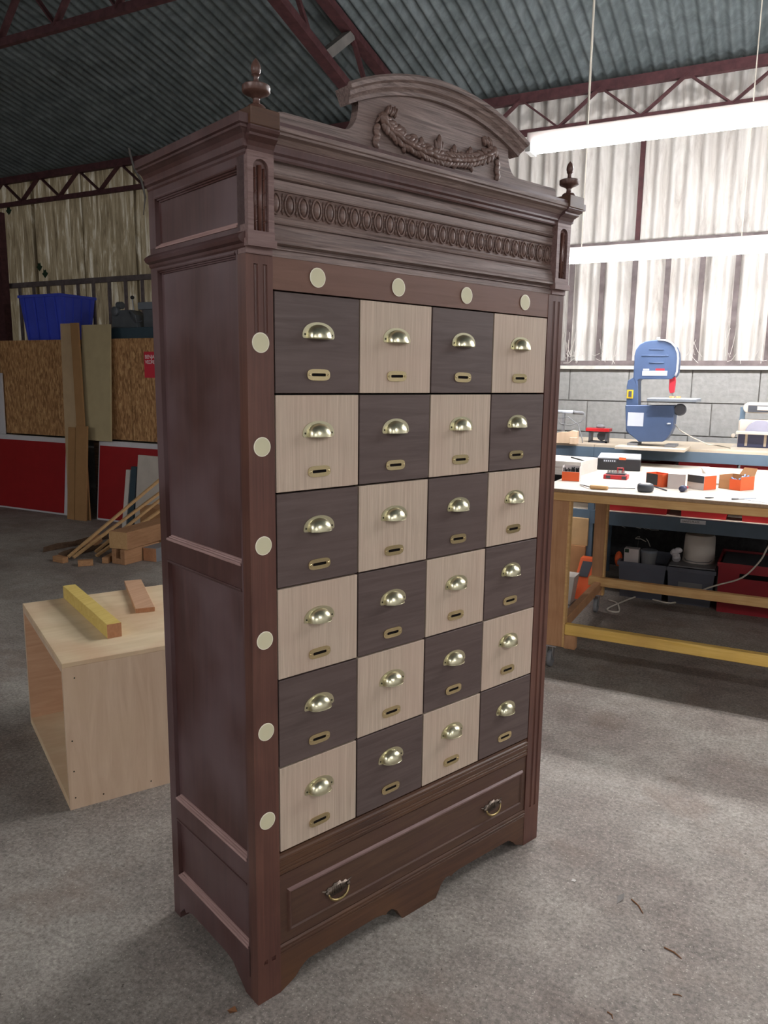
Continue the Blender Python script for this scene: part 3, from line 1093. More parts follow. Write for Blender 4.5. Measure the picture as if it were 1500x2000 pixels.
# ================================================================ THE WORKBENCH ON WHEELS
BT = 1.022
bench = thing('workbench', 'long wheeled pine workbench with a pale top, covered in small boxes', 'workbench', (0, 4.85, 0))
BX0, BX1, BY0, BY1 = -1.155, 1.25, 4.10, 5.79
part(MB().box(BX0, BX1, BY0, BY1, BT - .018, BT), 'top', 'bench_top', bench)
part(MB().box(BX0, BX1, BY0 - .002, BY0, BT - .018, BT - .003), 'top_edge', 'ply_edge', bench)
part(MB().box(BX0, BX1, BY0 + .004, BY0 + .05, .958, BT - .018), 'front_apron', 'bench_pine', bench, bevel=.003)
part(MB().box(BX0, BX1, BY1 - .06, BY1 - .015, .958, BT - .018), 'back_apron', 'bench_pine', bench)
part(MB().box(BX0, BX0 + .045, BY0 + .05, BY1 - .06, .958, BT - .018), 'end_apron', 'bench_pine', bench)
LX = (-1.10, 1.10)
for i, lx in enumerate(LX):
    for ly in (BY0 + .012, 5.30):
        wdt = .105 if ly < 5 else .075
        part(MB().box(lx, lx + wdt, ly, ly + .05, .13, .958), 'leg', 'bench_leg', bench, bevel=.003)
        part(MB().box(lx + wdt, lx + wdt + .012, ly + .002, ly + .048, .13, .958), 'leg_strip', 'bench_pine', bench)
        ws = MB()
        ws.box(lx + .01, lx + .075, ly, ly + .05, .122, .13)
        for d in (-.016, .016):
            ws.box(lx + .04 + d - .002, lx + .04 + d + .002, ly + .005, ly + .045, .045, .122)
        cst = part(ws, 'caster', 'steel', bench)
        part(MB().lathe([(.045, -.012), (.048, -.008), (.048, .008), (.045, .012)], (lx + .04, ly + .025, .048), 20, 'x'), 'wheel', 'mid_grey', cst, 'auto')
    part(MB().box(lx + .03, lx + .075, BY0 + .065, 5.30, .17, .235), 'end_rail', 'bench_leg', bench, bevel=.003)
part(MB().box(LX[0] + .117, LX[1], BY0 + .008, BY0 + .055, .206, .266), 'front_rail', 'bench_yellow', bench, bevel=.004)
part(MB().box(LX[0] + .117, LX[0] + .18, BY0 + .012, BY0 + .06, .125, .205), 'foot_block', 'bench_leg', bench, bevel=.003)
part(MB().box(LX[0] - .01, LX[1], 5.255, 5.30, .205, .265), 'back_rail', 'bench_pine', bench, bevel=.003)

# ================================================================ THE BLUE RACK
RY0, RY1 = 5.85, 6.62
ZS = float(onY(1345, 877, RY0)[2])
ZL = .635
ux = float(onY(1153, 1000, RY0)[0])
rack = thing('shelf_rack', 'blue-grey steel shelf rack along the block wall behind the workbench', 'shelf rack', (ux, 6.2, 0))
for x in (-2.9, ux - .02, .62):
    for y in (RY0, RY1 - .04):
        part(MB().box(x, x + .045, y, y + .04, 0, ZS - .018), 'upright', 'rack_blue', rack)
for z in (ZS - .018, ZL):
    for (a, b) in ((-2.88, ux - .002), (ux + .002, .66)):
        for y in (RY0 - .005, RY1 - .03):
            part(MB().box(a, b, y, y + .03, z - (.075 if z > 1 else .10), z), 'beam', 'rack_blue', rack)
for (a, b) in ((-2.88, ux), (ux + .004, .66)):
    part(MB().box(a, b, RY0 - .004, RY1, ZS - .018, ZS), 'shelf', 'shelf_board', rack)
    part(MB().box(a, b, RY0 + .03, RY1 - .03, ZL - .014, ZL), 'shelf', 'shelf_board', rack)
lbx = onY(1354, 1013, RY0 - .006)
part(MB().box(lbx[0] - .085, lbx[0] + .085, RY0 - .0065, RY0 - .005, ZL - .034, ZL - .006), 'shelf_label', 'label_white', rack)


def text(s, size, mat, parent, loc, rot, name='lettering', align='LEFT', spacing=1.0, th=.0003):
    cu = bpy.data.curves.new(name, 'FONT')
    cu.body = s
    cu.size = size
    cu.align_x = align
    cu.space_character = spacing
    cu.extrude = th
    tmp = bpy.data.objects.new('tmp_text', cu)
    col.objects.link(tmp)
    dg = bpy.context.evaluated_depsgraph_get()
    me = bpy.data.meshes.new_from_object(tmp.evaluated_get(dg))
    bpy.data.objects.remove(tmp)
    me.materials.clear()
    me.materials.append(M[mat])
    o = bpy.data.objects.new(name, me)
    col.objects.link(o)
    pl_ = ORI.get(parent.name, (0, 0, 0))
    o.parent = parent
    o.location = [loc[k] - pl_[k] for k in range(3)]
    o.rotation_euler = rot
    return o


text('GANTS PLAST.', .019, 'black_plastic', rack, (lbx[0] - .075, RY0 - .0068, ZL - .027), (PI / 2, 0, 0))


# open bins: tapered walls with a rim
def bin_box(name, mat, label, cat, x0, x1, y0, y1, z0, z1, taper=.03, rim=.012, wall_=.006, group=None, rimmat=None):
    t = thing(name, label, cat, ((x0 + x1) / 2, (y0 + y1) / 2, z0), group=group)
    lo = [(x0 + taper, y0 + taper, z0), (x1 - taper, y0 + taper, z0), (x1 - taper, y1 - taper, z0), (x0 + taper, y1 - taper, z0)]
    hi = [(x0, y0, z1), (x1, y0, z1), (x1, y1, z1), (x0, y1, z1)]
    hi2 = [(x0 + wall_, y0 + wall_, z1), (x1 - wall_, y0 + wall_, z1), (x1 - wall_, y1 - wall_, z1), (x0 + wall_, y1 - wall_, z1)]
    lo2 = [(x0 + taper + wall_, y0 + taper + wall_, z0 + .006), (x1 - taper - wall_, y0 + taper + wall_, z0 + .006), (x1 - taper - wall_, y1 - taper - wall_, z0 + .006), (x0 + taper + wall_, y1 - taper - wall_, z0 + .006)]
    mb = MB()
    fs = [(3, 2, 1, 0)] + [(i, (i + 1) % 4, (i + 1) % 4 + 4, i + 4) for i in range(4)] + [(i + 4, (i + 1) % 4 + 4, (i + 1) % 4 + 8, i + 8) for i in range(4)] + [(i + 8, (i + 1) % 4 + 8, (i + 1) % 4 + 12, i + 12) for i in range(4)] + [(12, 13, 14, 15)]
    mb.add(lo + hi + hi2 + lo2, fs)
    part(mb, 'body', mat, t)
    rm = MB()
    r2 = rim
    rm.box(x0 - r2, x1 + r2, y0 - r2, y0, z1 - .028, z1 + .002)
    rm.box(x0 - r2, x1 + r2, y1, y1 + r2, z1 - .028, z1 + .002)
    rm.box(x0 - r2, x0, y0, y1, z1 - .028, z1 + .002)
    rm.box(x1, x1 + r2, y0, y1, z1 - .028, z1 + .002)
    part(rm, 'rim', rimmat or mat, t)
    return t


rx = [float(onY(p, 905, RY0 + .03)[0]) for p in (1200, 1330, 1450)]
bin_box('red_bin', 'red_plastic', 'red plastic bin on the low rack shelf nearest the cabinet', 'bin', rx[0] - .1, rx[1] - .05, RY0 + .05, RY1 - .12, ZL, ZL + .375, group='red bins on the low rack shelf')
bin_box('red_bin', 'red_plastic', 'red plastic bin on the low rack shelf, middle of the three', 'bin', rx[1] - .005, rx[2] - .045, RY0 + .05, RY1 - .12, ZL, ZL + .405, group='red bins on the low rack shelf')
bin_box('red_bin', 'red_plastic', 'red plastic bin on the low rack shelf, cut by the right edge of the picture', 'bin', rx[2] + .0, rx[2] + .42, RY0 + .05, RY1 - .12, ZL, ZL + .405, group='red bins on the low rack shelf')
pb = MB()
for k in range(5):
    a = -.25 + .1 * k
    c = np.array(((rx[0] + rx[1]) / 2 - .09 + .02 * (k % 3 - 1), RY0 + .32, ZL + .379 + .004 * k))
    s_, c_ = math.sin(a), math.cos(a)
    e1, e2 = np.array((c_, s_, 0)) * .17, np.array((-s_, c_, 0)) * .11
    pb.hexa([c - e1 - e2, c + e1 - e2, c + e1 + e2, c - e1 + e2], [c - e1 - e2 + (0, 0, .003), c + e1 - e2 + (0, 0, .003), c + e1 + e2 + (0, 0, .003), c - e1 + e2 + (0, 0, .003)])
solo(pb, 'paper_pile', 'card_grey', 'loose pile of papers lying across the red bin nearest the cabinet', 'papers')


# ---------------------------------------------------------------- bandsaw
def px2(pts, y):
    return [tuple(onY(a, b, y)[[0, 2]]) for a, b in pts]


def zoom3(pts):
    return [(1070 + .28667 * a, 600 + .28667 * b) for a, b in pts]


sb = onZ(1285, 866, ZS + .035)
SY = float(sb[1]) - .03
base_pl = MB().box(float(onY(1212, 868, SY)[0]), float(onY(1345, 868, SY)[0]), SY - .22, SY + .16, ZS, ZS + .02)
solo(base_pl, 'plank', 'shelf_board', 'pale plank lying under the blue bandsaw', 'plank', bevel=.002)
saw = thing('bandsaw', 'blue benchtop bandsaw standing on the rack shelf', 'bandsaw', (float(sb[0]), SY, ZS + .02))
SY0 = SY - .07
up_o = [(582, 478), (590, 330), (600, 290), (625, 255), (660, 235), (700, 226), (750, 222), (800, 226), (840, 242), (868, 270), (884, 310), (888, 350), (880, 440), (868, 468), (840, 490), (625, 490), (610, 500), (606, 540)]
col_o = [(582, 478), (545, 500), (536, 540), (530, 840), (545, 862), (610, 862), (612, 500), (606, 478)]
low_o = [(528, 668), (858, 668), (862, 720), (852, 820), (832, 865), (800, 905), (780, 917), (620, 917), (595, 895), (552, 862), (532, 830)]
part(MB().prism(px2(zoom3(up_o), SY0), SY0, SY0 + .16), 'upper_wheel_cover', 'saw_blue', saw, bevel=.004)
part(MB().prism(px2(zoom3(col_o), SY0), SY0 + .002, SY0 + .15), 'column', 'saw_blue', saw, bevel=.003)
part(MB().prism(px2(zoom3(low_o), SY0), SY0 - .004, SY0 + .16), 'lower_wheel_cover', 'saw_blue', saw, bevel=.004)
rim_o = up_o[1:14]
rim_i = [(a + (6 if a > 740 else -4) * .9, b - 6) for a, b in rim_o]
q = [(onY(a, b, SY0)) for a, b in zoom3(rim_o[5:])]
part(MB().tube([(p[0], SY0 - .002, p[2]) for p in q], .007, 6), 'cover_rim', 'saw_white', saw, True)
for (a, b, c) in ((690, 288, 790), (640, 330, 825), (690, 378, 790)):
    p, p2 = onY(*zoom3([(a, b)])[0], SY0), onY(*zoom3([(c, b)])[0], SY0)
    part(MB().tube([(p[0], SY0, p[2]), (p2[0], SY0, p2[2])], .0035, 6), 'rib', 'saw_blue', saw, True)


def plate(quad, mat, name, y, parent, th=.002):
    (a, b), (c, d) = px2(zoom3(quad), y)
    return part(MB().box(min(a, c), max(a, c), y - th, y, min(b, d), max(b, d)), name, mat, parent)


plate([(645, 433), (812, 467)], 'label_white', 'name_plate', SY0, saw)
plate([(650, 420), (690, 430)], 'label_white', 'name_plate', SY0, saw)
plate([(735, 418), (795, 432)], 'label_red', 'name_plate', SY0, saw)
plate([(547, 716), (648, 812)], 'saw_white', 'side_plate', SY0 - .004, saw)
plate([(541, 562), (580, 622)], 'label_yellow', 'switch_plate', SY0, saw, .004)
plate([(552, 572), (570, 612)], 'dark_grey', 'switch', SY0 - .004, saw, .006)
gd = [(824, 478), (862, 472), (866, 500), (856, 580), (828, 588), (820, 560)]
part(MB().prism(px2(zoom3(gd), SY0), SY0 + .03, SY0 + .07), 'blade_guard', 'label_red', saw, bevel=.002)
tz = float(onY(*zoom3([(850, 622)])[0], SY0)[2])
ta, tb = float(onY(*zoom3([(680, 640)])[0], SY0 - .06)[0]), float(onY(*zoom3([(1015, 640)])[0], SY0 - .06)[0])
tbl = MB().box(ta, tb, SY0 - .10, SY0 + .24, tz - .022, tz)
part(tbl, 'table', 'saw_grey', saw, bevel=.003)
part(MB().box(ta + .004, tb - .004, SY0 - .096, SY0 + .236, tz, tz + .002), 'table_face', 'saw_white', saw)
bx_ = float(onY(*zoom3([(845, 560)])[0], SY0)[0])
part(MB().box(bx_ - .004, bx_ + .004, SY0 + .05, SY0 + .053, tz, float(onY(*zoom3([(845, 580)])[0], SY0)[2])), 'blade', 'steel', saw)
kc = onY(*zoom3([(895, 700)])[0], SY0 - .02)
part(MB().lathe([(.035, -.012), (.042, -.006), (.042, .006), (.035, .012)], (kc[0], SY0 + .03, kc[2]), 18, 'y'), 'tilt_trunnion', 'dark_grey', saw, 'auto')
kt = onY(*zoom3([(750, 214)])[0], SY0 + .06)
part(MB().lathe([(.007, -.03), (.007, .0), (.011, .004), (.011, .012), (.006, .016)], (kt[0], SY0 + .08, kt[2] - .006), 14), 'tension_knob', 'saw_white', saw, 'auto')
for (a, b) in ((545, 905), (800, 905)):
    p = onY(*zoom3([(a, b)])[0], SY0)
    part(MB().box(p[0], p[0] + .07, SY0 - .02, SY0 + .17, ZS + .02, ZS + .036), 'foot', 'mid_grey', saw)
p = onY(*zoom3([(825, 793)])[0], SY0)
part(MB().blob((p[0], SY0 - .01, p[2]), .014, .008, .006, 8, 5), 'latch', 'saw_white', saw, True)
for (a, nm) in ((846, 'light wooden disc offcut on the bandsaw table, left one'), (889, 'light wooden disc offcut on the bandsaw table, right one')):
    p = onY(*zoom3([(a, 610)])[0], SY0)
    solo(MB().lathe([(.017, 0), (.017, .015)], (p[0], SY0, tz + .002), 16), 'wood_disc', 'strip_wood', nm, 'offcut', 'discs on the saw table')
c0 = onY(*zoom3([(865, 805)])[0], SY0 + .04)
pts = [onY(*q_, SY0 + .08) for q_ in zoom3([(858, 790), (900, 838), (990, 890), (1090, 935)])]
pts += [onZ(1400, 870, ZS + .005), onZ(1432, 876, ZS + .005)]
solo(MB().tube(pts, .004, 6), 'power_cord', 'cable_white', 'pale power cord running from bandsaw to the disc sander', 'cord', smooth=True)

# ---------------------------------------------------------------- belt and disc sander (cut by the right edge)
sp = onZ(1445, 878, ZS)
DY = float(sp[1]) - .0
snd = thing('disc_sander', 'belt and disc sander at the right end of the shelf', 'sander', (-.2, DY, ZS))
dx = lambda p, y=DY: float(onY(p, 850, y)[0])
dz = lambda p, y=DY, x=1460: float(onY(x, p, y)[2])
part(MB().box(dx(1430), dx(1530), DY - .06, DY + .2, ZS, ZS + .02), 'base', 'sander_cream', snd)
part(MB().box(dx(1442), dx(1530), DY - .03, DY + .0, ZS + .02, dz(846)), 'front_box', 'sander_navy', snd, bevel=.002)
for a in (1456, 1493):
    part(MB().box(dx(a), dx(a + 5), DY - .034, DY - .03, ZS + .03, dz(848)), 'bracket', 'shelf_board', snd)
part(MB().box(dx(1438), dx(1530), DY - .10, DY - .0, dz(847), dz(842)), 'work_table', 'sander_cream', snd, bevel=.002)
part(MB().lathe([(.098, .02), (.1, .024), (.1, .04)], (dx(1484), DY, dz(848)), 36, 'y'), 'disc', 'sander_disc', snd, 'auto')
part(MB().box(dx(1440), dx(1530), DY + .04, DY + .16, ZS + .02, dz(820)), 'housing', 'sander_cream', snd, bevel=.01)
part(MB().box(dx(1440), dx(1450), DY + .10, DY + .14, dz(850), dz(796)), 'side_arm', 'rack_blue', snd)
bz1, bz0 = dz(786), dz(807)
r_ = (bz1 - bz0) / 2
lp = [(dx(1446) + r_ - r_ * math.sin(t), (bz0 + bz1) / 2 + r_ * math.cos(t)) for t in [PI * k / 8 for k in range(9)]]
part(MB().prism(lp + [(dx(1540), bz0), (dx(1540), bz1)], DY + .03, DY + .14), 'belt_frame', 'sander_cream', snd, bevel=.003)
part(MB().box(dx(1456), dx(1540), DY + .022, DY + .03, bz0 + .008, bz1 - .02), 'belt_guard', 'dark_grey', snd)
part(MB().box(dx(1474), dx(1540), DY + .018, DY + .022, bz0 + .022, bz1 - .026), 'guard_slot', 'sander_cream', snd)
part(MB().lathe([(.012, 0), (.016, .01), (.016, .02)], (dx(1432), DY + .0, dz(852)), 12, 'y'), 'knob', 'sander_cream', snd, 'auto')

# ---------------------------------------------------------------- small things on the left of the shelf
p = onZ(1165, 864, ZS)
vy = float(p[1])
vx = lambda a: float(onY(a, 850, vy)[0])
vz = lambda b: float(onY(1165, b, vy)[2])
vs_ = thing('mitre_vice', 'small red and black drill-press vice on the shelf left of the bandsaw', 'vice', (vx(1168), vy, ZS))
fr = MB()
fr.box(vx(1152), vx(1156), vy - .04, vy + .05, ZS, vz(842))
fr.box(vx(1184), vx(1188), vy - .04, vy + .05, ZS, vz(842))
fr.box(vx(1152), vx(1188), vy - .04, vy - .03, ZS, ZS + .012)
fr.box(vx(1152), vx(1188), vy + .04, vy + .05, ZS, ZS + .012)
part(fr, 'frame', 'dark_grey', vs_)
part(MB().box(vx(1146), vx(1192), vy - .05, vy + .06, vz(842), vz(836)), 'table', 'red_plastic', vs_, bevel=.002)
part(MB().blob((vx(1172), vy, vz(833)), .035, .03, .02, 12, 6), 'motor_cap', 'mid_grey', vs_, True)
part(MB().lathe([(.036, -.01), (.036, .01)], (vx(1176), vy, vz(851)), 18, 'y'), 'wheel', 'dark_grey', vs_, 'auto')
part(MB().blob((vx(1148), vy - .03, vz(838)), .011, .011, .012, 8, 5), 'knob', 'red_plastic', vs_, True)
p = onZ(1100, 866, ZS)
by_ = float(p[1])
hx = lambda a: float(onY(a, 850, by_)[0])
hz = lambda b: float(onY(1105, b, by_)[2])
wb = MB().prism([(hx(1080), ZS), (hx(1127), ZS), (hx(1127), hz(842)), (hx(1118), hz(840)), (hx(1108), hz(844)), (hx(1095), hz(844)), (hx(1080), hz(848))], by_, by_ + .06)
solo(wb, 'wood_block', 'plywood', 'pale wooden block with a curved top at the cabinet end of the shelf', 'wood block', bevel=.002)
solo(MB().box(hx(1116), hx(1130), by_ - .05, by_ - .01, ZS, hz(853)), 'wood_chip', 'plywood', 'short wooden offcut standing before the curved wooden block', 'offcut', bevel=.002)
gl = thing('glue_gun', 'white cylindrical hand tool with grey cable propped on wood by cabinet edge', 'hand tool', (hx(1100), by_ + .14, ZS))
zc = hz(806)
part(MB().tube([(hx(1078), by_ + .14, zc), (hx(1108), by_ + .14, zc)], .014, 12), 'barrel', 'saw_white', gl, True)
part(MB().tube([(hx(1109), by_ + .14, zc), (hx(1113), by_ + .14, zc - .002), (hx(1126), by_ + .14, zc - .004), (hx(1130), by_ + .14, zc - .006)], [.017, .014, .014, .009], 12), 'nose', 'mid_grey', gl, True)
part(MB().tube([(hx(1130), by_ + .14, zc - .006), (hx(1133), by_ + .13, zc - .03), (hx(1126), by_ + .12, zc - .07), (hx(1105), by_ + .12, zc - .10), (hx(1085), by_ + .12, zc - .09), (hx(1080), by_ + .12, zc - .05), (hx(1100), by_ + .12, zc - .035), (hx(1120), by_ + .12, zc - .09), (hx(1131), by_ + .11, ZS + .03), (hx(1133), by_ + .10, ZS + .005)], .004, 6), 'cable', 'mid_grey', gl, True)
part(MB().box(hx(1088), hx(1092), by_ + .12, by_ + .16, ZS, zc - .012), 'stand', 'mid_grey', gl)

# ================================================================ THINGS ON THE WORKBENCH
BTZ = BT


def quad_box(c, r, l, h, mb=None, z=None):
    """box standing on the bench: near corner c, right corner r, left corner l (x, y)"""
    z = BTZ if z is None else z
    c, r, l = [np.array(q[:2]) for q in (c, r, l)]
    f = r + l - c
    mb = mb or MB()
    lo = [(*c, z), (*r, z), (*f, z), (*l, z)]
    hi = [(*c, z + h), (*r, z + h), (*f, z + h), (*l, z + h)]
    return mb.hexa(lo, hi)


c, r = onZ(1133, 930, BT), onZ(1166, 919, BT)
dv = (r - c)[:2]
pv = np.array((-dv[1], dv[0])) / np.linalg.norm(dv) * .30
l = c[:2] + pv
st = thing('board_stack', 'stack of white boards on the workbench beside the cabinet', 'board stack', (c[0], c[1] + .1, BT))
for k in range(5):
    j = np.array((random.uniform(-.002, .002), random.uniform(-.002, .002)))
    part(quad_box(c[:2] + j, r[:2] + j, l + j, .0165, None, BT + .017 * k), 'board', 'white_board', st)
ptop = BT + .017 * 4 + .0165
a, b = onZ(1116, 893, ptop + .004), onZ(1141, 900, ptop + .004)
solo(MB().tube([a, a + (b - a) * .8, b], [.0045, .0045, .0015], 8), 'pen', 'black_plastic', 'black pen lying on the white board stack', 'pen', smooth='auto')

c, r2 = onZ(1250, 921, BT), onZ(1264, 905, BT)
l = onZ(1166, 917, BT)
case = thing('organizer_case', 'black organizer case with pale lid and orange latch on the workbench', 'case', (c[0] - .2, c[1] + .1, BT))
e1 = (c - l)[:2]
e2 = np.array((-e1[1], e1[0])) / np.linalg.norm(e1) * .32
hh = .075
part(quad_box(l[:2], c[:2], l[:2] + e2, hh), 'body', 'black_plastic', case, bevel=.004)
part(quad_box(l[:2] + .004 * e1, c[:2] - .004 * e1, l[:2] + e2, .012, None, BT + hh), 'lid', 'saw_white', case, bevel=.003)
ex = e1 / np.linalg.norm(e1)
ny_ = -e2 / np.linalg.norm(e2)
for (t0, t1, z0, z1, mt, nm) in ((.50, .66, hh - .004, hh + .013, 'orange_card', 'latch'), (.14, .44, hh - .022, hh - .004, 'dark_grey', 'grip')):
    q0, q1 = l[:2] + e1 * t0, l[:2] + e1 * t1
    part(quad_box(q0 + ny_ * .004, q1 + ny_ * .004, q0 - ny_ * .002, z1 - z0, None, BT + z0), nm, mt, case)
for k in range(6):
    q0 = l[:2] + e1 * (.15 + .048 * k)
    part(quad_box(q0 + ny_ * .006, q0 + e1 * .026 + ny_ * .006, q0 + ny_ * .003, .010, None, BT + hh - .018), 'grip_rib', 'saw_white', case)


def small_box(name, label, cat, near_l, near_r, depth, h, mat, open_top=False, fill=None, face=None, flaps=None, group=None, h_face=None, end=None):
    a, b = onZ(*near_l, BT)[:2], onZ(*near_r, BT)[:2]
    e = (b - a)
    n = np.array((-e[1], e[0])) / np.linalg.norm(e)
    t = thing(name, label, cat, ((a[0] + b[0]) / 2, (a[1] + b[1]) / 2 + depth / 2, BT), group=group)
    th = .0025
    d2 = n * depth
    if not open_top:
        part(quad_box(a, b, a + d2, h), 'body', mat, t, bevel=.001)
    else:
        mb = MB()
        quad_box(a, b, a + d2, th, mb)
        ex_ = e / np.linalg.norm(e)
        quad_box(a, b, a + n * th, h if h_face is None else h_face, mb)
        quad_box(a + d2 - n * th, b + d2 - n * th, a + d2, h, mb)
        quad_box(a, a + ex_ * th, a + d2, h, mb)
        quad_box(b - ex_ * th, b, b - ex_ * th + d2, h, mb)
        part(mb, 'body', mat, t)
    if face:
        fm, u0, u1, w0, w1 = face
        q0, q1 = a + e * u0, a + e * u1
        part(quad_box(q0 - n * .0008, q1 - n * .0008, q0, h * (w1 - w0), None, BT + h * w0), 'printed_face', fm, t)
    if end:
        q0 = b + e / np.linalg.norm(e) * .0008
        part(quad_box(b, q0, b + d2, h * .96, None, BT + h * .02), 'printed_end', end, t)
    return t, a, b, n


t, a, b, n = small_box('screw_box', 'orange box full of dark screws in front of the white board stack', 'box', (1097, 939), (1131, 941), .07, .088, 'card_grey', True, face=('orange_card', .0, 1, .02, .62), h_face=.056)
sc = MB()
e = b - a
for i in range(7):
    for j in range(3):
        q = a + e * (.1 + .135 * i) + n * (.012 + .022 * j)
        sc.tube([(*q, BT + .003), (q[0] + random.uniform(-.004, .004), q[1] + random.uniform(-.004, .004), BT + .074 + random.uniform(-.01, .006))], .0035, 5)
o = solo(sc, 'screw_bundle', 'black_plastic', 'dark screws standing in the orange screw box', 'screws', kind='stuff')

a, b = onZ(1178, 935, BT), onZ(1224, 938, BT)
t = thing('bit_set', 'small red bit set tray with a loop handle on the workbench', 'bit set', ((a[0] + b[0]) / 2, a[1] + .03, BT))
e = (b - a)[:2]
n = np.array((-e[1], e[0])) / np.linalg.norm(e)
part(quad_box(a[:2], b[:2], a[:2] + n * .085, .026), 'tray', 'red_plastic', t, bevel=.002)
part(quad_box(a[:2] + e * .1 + n * .012, a[:2] + e * .9 + n * .012, a[:2] + e * .1 + n * .07, .008, None, BT + .026), 'bit_holder', 'dark_grey', t)
bt = MB()
for i in range(7):
    for j in range(2):
        q = a[:2] + e * (.16 + .11 * i) + n * (.025 + .03 * j)
        bt.tube([(*q, BT + .03), (*q, BT + .05)], .004, 6)
part(bt, 'bits', 'steel', t)
q = a[:2] + e * .62 + n * .08
ex = e / np.linalg.norm(e)
hp_ = [(*(q - ex * .016), BT + .026), (*(q - ex * .016), BT + .062), (*(q + ex * .016), BT + .062), (*(q + ex * .016), BT + .026)]
part(MB().tube(hp_, .005, 6), 'loop_handle', 'red_plastic', t)
for (u, w_) in ((.12, .3), (.78, .96)):
    q0, q1 = a[:2] + e * u, a[:2] + e * w_
    part(quad_box(q0 - n * .001, q1 - n * .001, q0, .018, None, BT + .004), 'clip', 'dark_grey', t)

small_box('black_box', 'open black and orange small box behind the grey roll', 'box', (1261, 947), (1292, 952), .08, .072, 'orange_card', True, face=('black_plastic', .02, .72, .1, .95))
small_box('pale_box', 'pale pinkish small box, second from the open black and orange one', 'box', (1303, 954), (1337, 956), .075, .082, 'card_grey', False, end='card_pale')
small_box('striped_box', 'dark and white small box with an orange end, right of the pale box', 'box', (1341, 953), (1374, 958), .10, .078, 'card_grey', False, face=('dark_grey', .02, .98, .48, .98), end='orange_card')
t, a, b, n = small_box('open_carton', 'open brown and orange carton holding blue plugs at the bench right', 'carton', (1403, 953), (1445, 959), .12, .075, 'card_brown', True, face=('orange_card', .5, 1, .02, .8), h_face=.05, end='orange_card')
e = b - a
fl = MB()
q0, q1 = a + e * .3 + n * .12, b + n * .12
fl.add([(*q0, BT + .075), (*q1, BT + .075), (*(q1 + n * .02), BT + .115), (*(q0 + n * .02 + e * .1), BT + .115)], [(0, 1, 2, 3)])
part(fl, 'flap', 'card_brown', t)
pg = MB()
for i in range(14):
    q = a + e * random.uniform(.2, .85) + n * random.uniform(.02, .10)
    an = random.uniform(0, PI)
    d = np.array((math.cos(an), math.sin(an), random.uniform(.2, .9))) * .016
    c3 = np.array((*q, BT + random.uniform(.03, .065)))
    pg.tube([c3 - d, c3 + d], .0045, 6)
solo(pg, 'wall_plugs', 'blue_plug', 'light blue wall plugs heaped in the open carton', 'plugs', kind='stuff')
a, b = onZ(1372, 925, BT), onZ(1398, 948, BT)
mb = MB()
mb.hexa([(a[0], a[1], BT), (b[0], b[1], BT), (b[0] + .05, b[1] + .02, BT), (a[0] + .05, a[1] + .02, BT)],
        [(a[0] - .012, a[1] - .01, BT + .045), (b[0] - .012, b[1] - .01, BT + .012), (b[0] + .035, b[1] + .02, BT + .012), (a[0] + .035, a[1] + .02, BT + .045)])
solo(mb, 'paper_pad', 'white_board', 'white paper pad lying between the orange-ended box and the open carton', 'pad')

# hand tools
t = thing('scraper', 'hand tool with turned wooden handle lying at the bench edge', 'hand tool', onZ(1170, 952, BT))
a, b = onZ(1152, 951, BT + .012), onZ(1188, 953, BT + .012)
d = b - a
part(MB().tube([a, a + d * .1, a + d * .5, a + d * .9, b], [.009, .012, .012, .011, .008], 12), 'handle', 'tool_handle', t, True)
c = onZ(1134, 946, BT + .006)
part(MB().beam(c, c + (a - c) * .45, .012, .003), 'blade', 'mid_grey', t)
part(MB().tube([c + (a - c) * .4, a], .0035, 6), 'tang', 'steel', t)
c = onZ(1240, 954, BT + .006)
part(MB().tube([b, c], .0035, 6), 'shaft', 'mid_grey', t)
q = onZ(1258, 962, BT)
t = thing('grinding_roll', 'dark grey rounded wheel with rod lying at the bench edge', 'wheel', q)
part(MB().lathe([(.030, 0), (.040, .006), (.043, .02), (.042, .036), (.036, .043), (.02, .044)], (q[0], q[1] + .035, BT), 20), 'wheel', 'dark_grey', t, True)
part(MB().lathe([(.026, .043), (.024, .046), (.0, .046)], (q[0], q[1] + .035, BT), 16), 'hub', 'card_grey', t)
a, b = onZ(1270, 948, BT + .012), onZ(1302, 958, BT + .005)
part(MB().tube([a, b], .004, 6), 'rod', 'dark_grey', t)
q = onZ(1330, 962, BT)
t = thing('screwdriver', 'stubby screwdriver with navy and red handle, seen end on', 'screwdriver', q)
part(MB().tube([(q[0], q[1] + .01, BT + .018), (q[0] + .004, q[1] + .03, BT + .018), (q[0] + .01, q[1] + .06, BT + .017)], [.015, .018, .015], 12), 'handle', 'sander_navy', t, True)
part(MB().tube([(q[0] + .01, q[1] + .055, BT + .017), (q[0] + .018, q[1] + .10, BT + .017)], [.012, .008], 10), 'collar', 'red_plastic', t, True)
part(MB().tube([(q[0] + .018, q[1] + .10, BT + .017), (q[0] + .026, q[1] + .15, BT + .017)], .004, 6), 'shaft', 'steel', t)
a, b = onZ(1377, 972, BT + .004), onZ(1394, 972, BT + .004)
solo(MB().tube([a, (a + b) / 2, b], [.003, .004, .002], 6), 'drill_bit', 'dark_grey', 'short dark drill bit lying alone on the bare bench top', 'drill bit')
a, b = onZ(1430, 975, BT + .004), onZ(1476, 973, BT + .004)
t = thing('marking_knife', 'slim pale marking tool lying on the bench near the right edge', 'hand tool', onZ(1450, 974, BT))
part(MB().tube([a, a + (b - a) * .25], [.006, .004], 8), 'head', 'mid_grey', t, True)
part(MB().tube([a + (b - a) * .25, b], .0035, 6), 'stem', 'saw_white', t, True)
a, b = onZ(1452, 976, BT), onZ(1520, 986, BT)
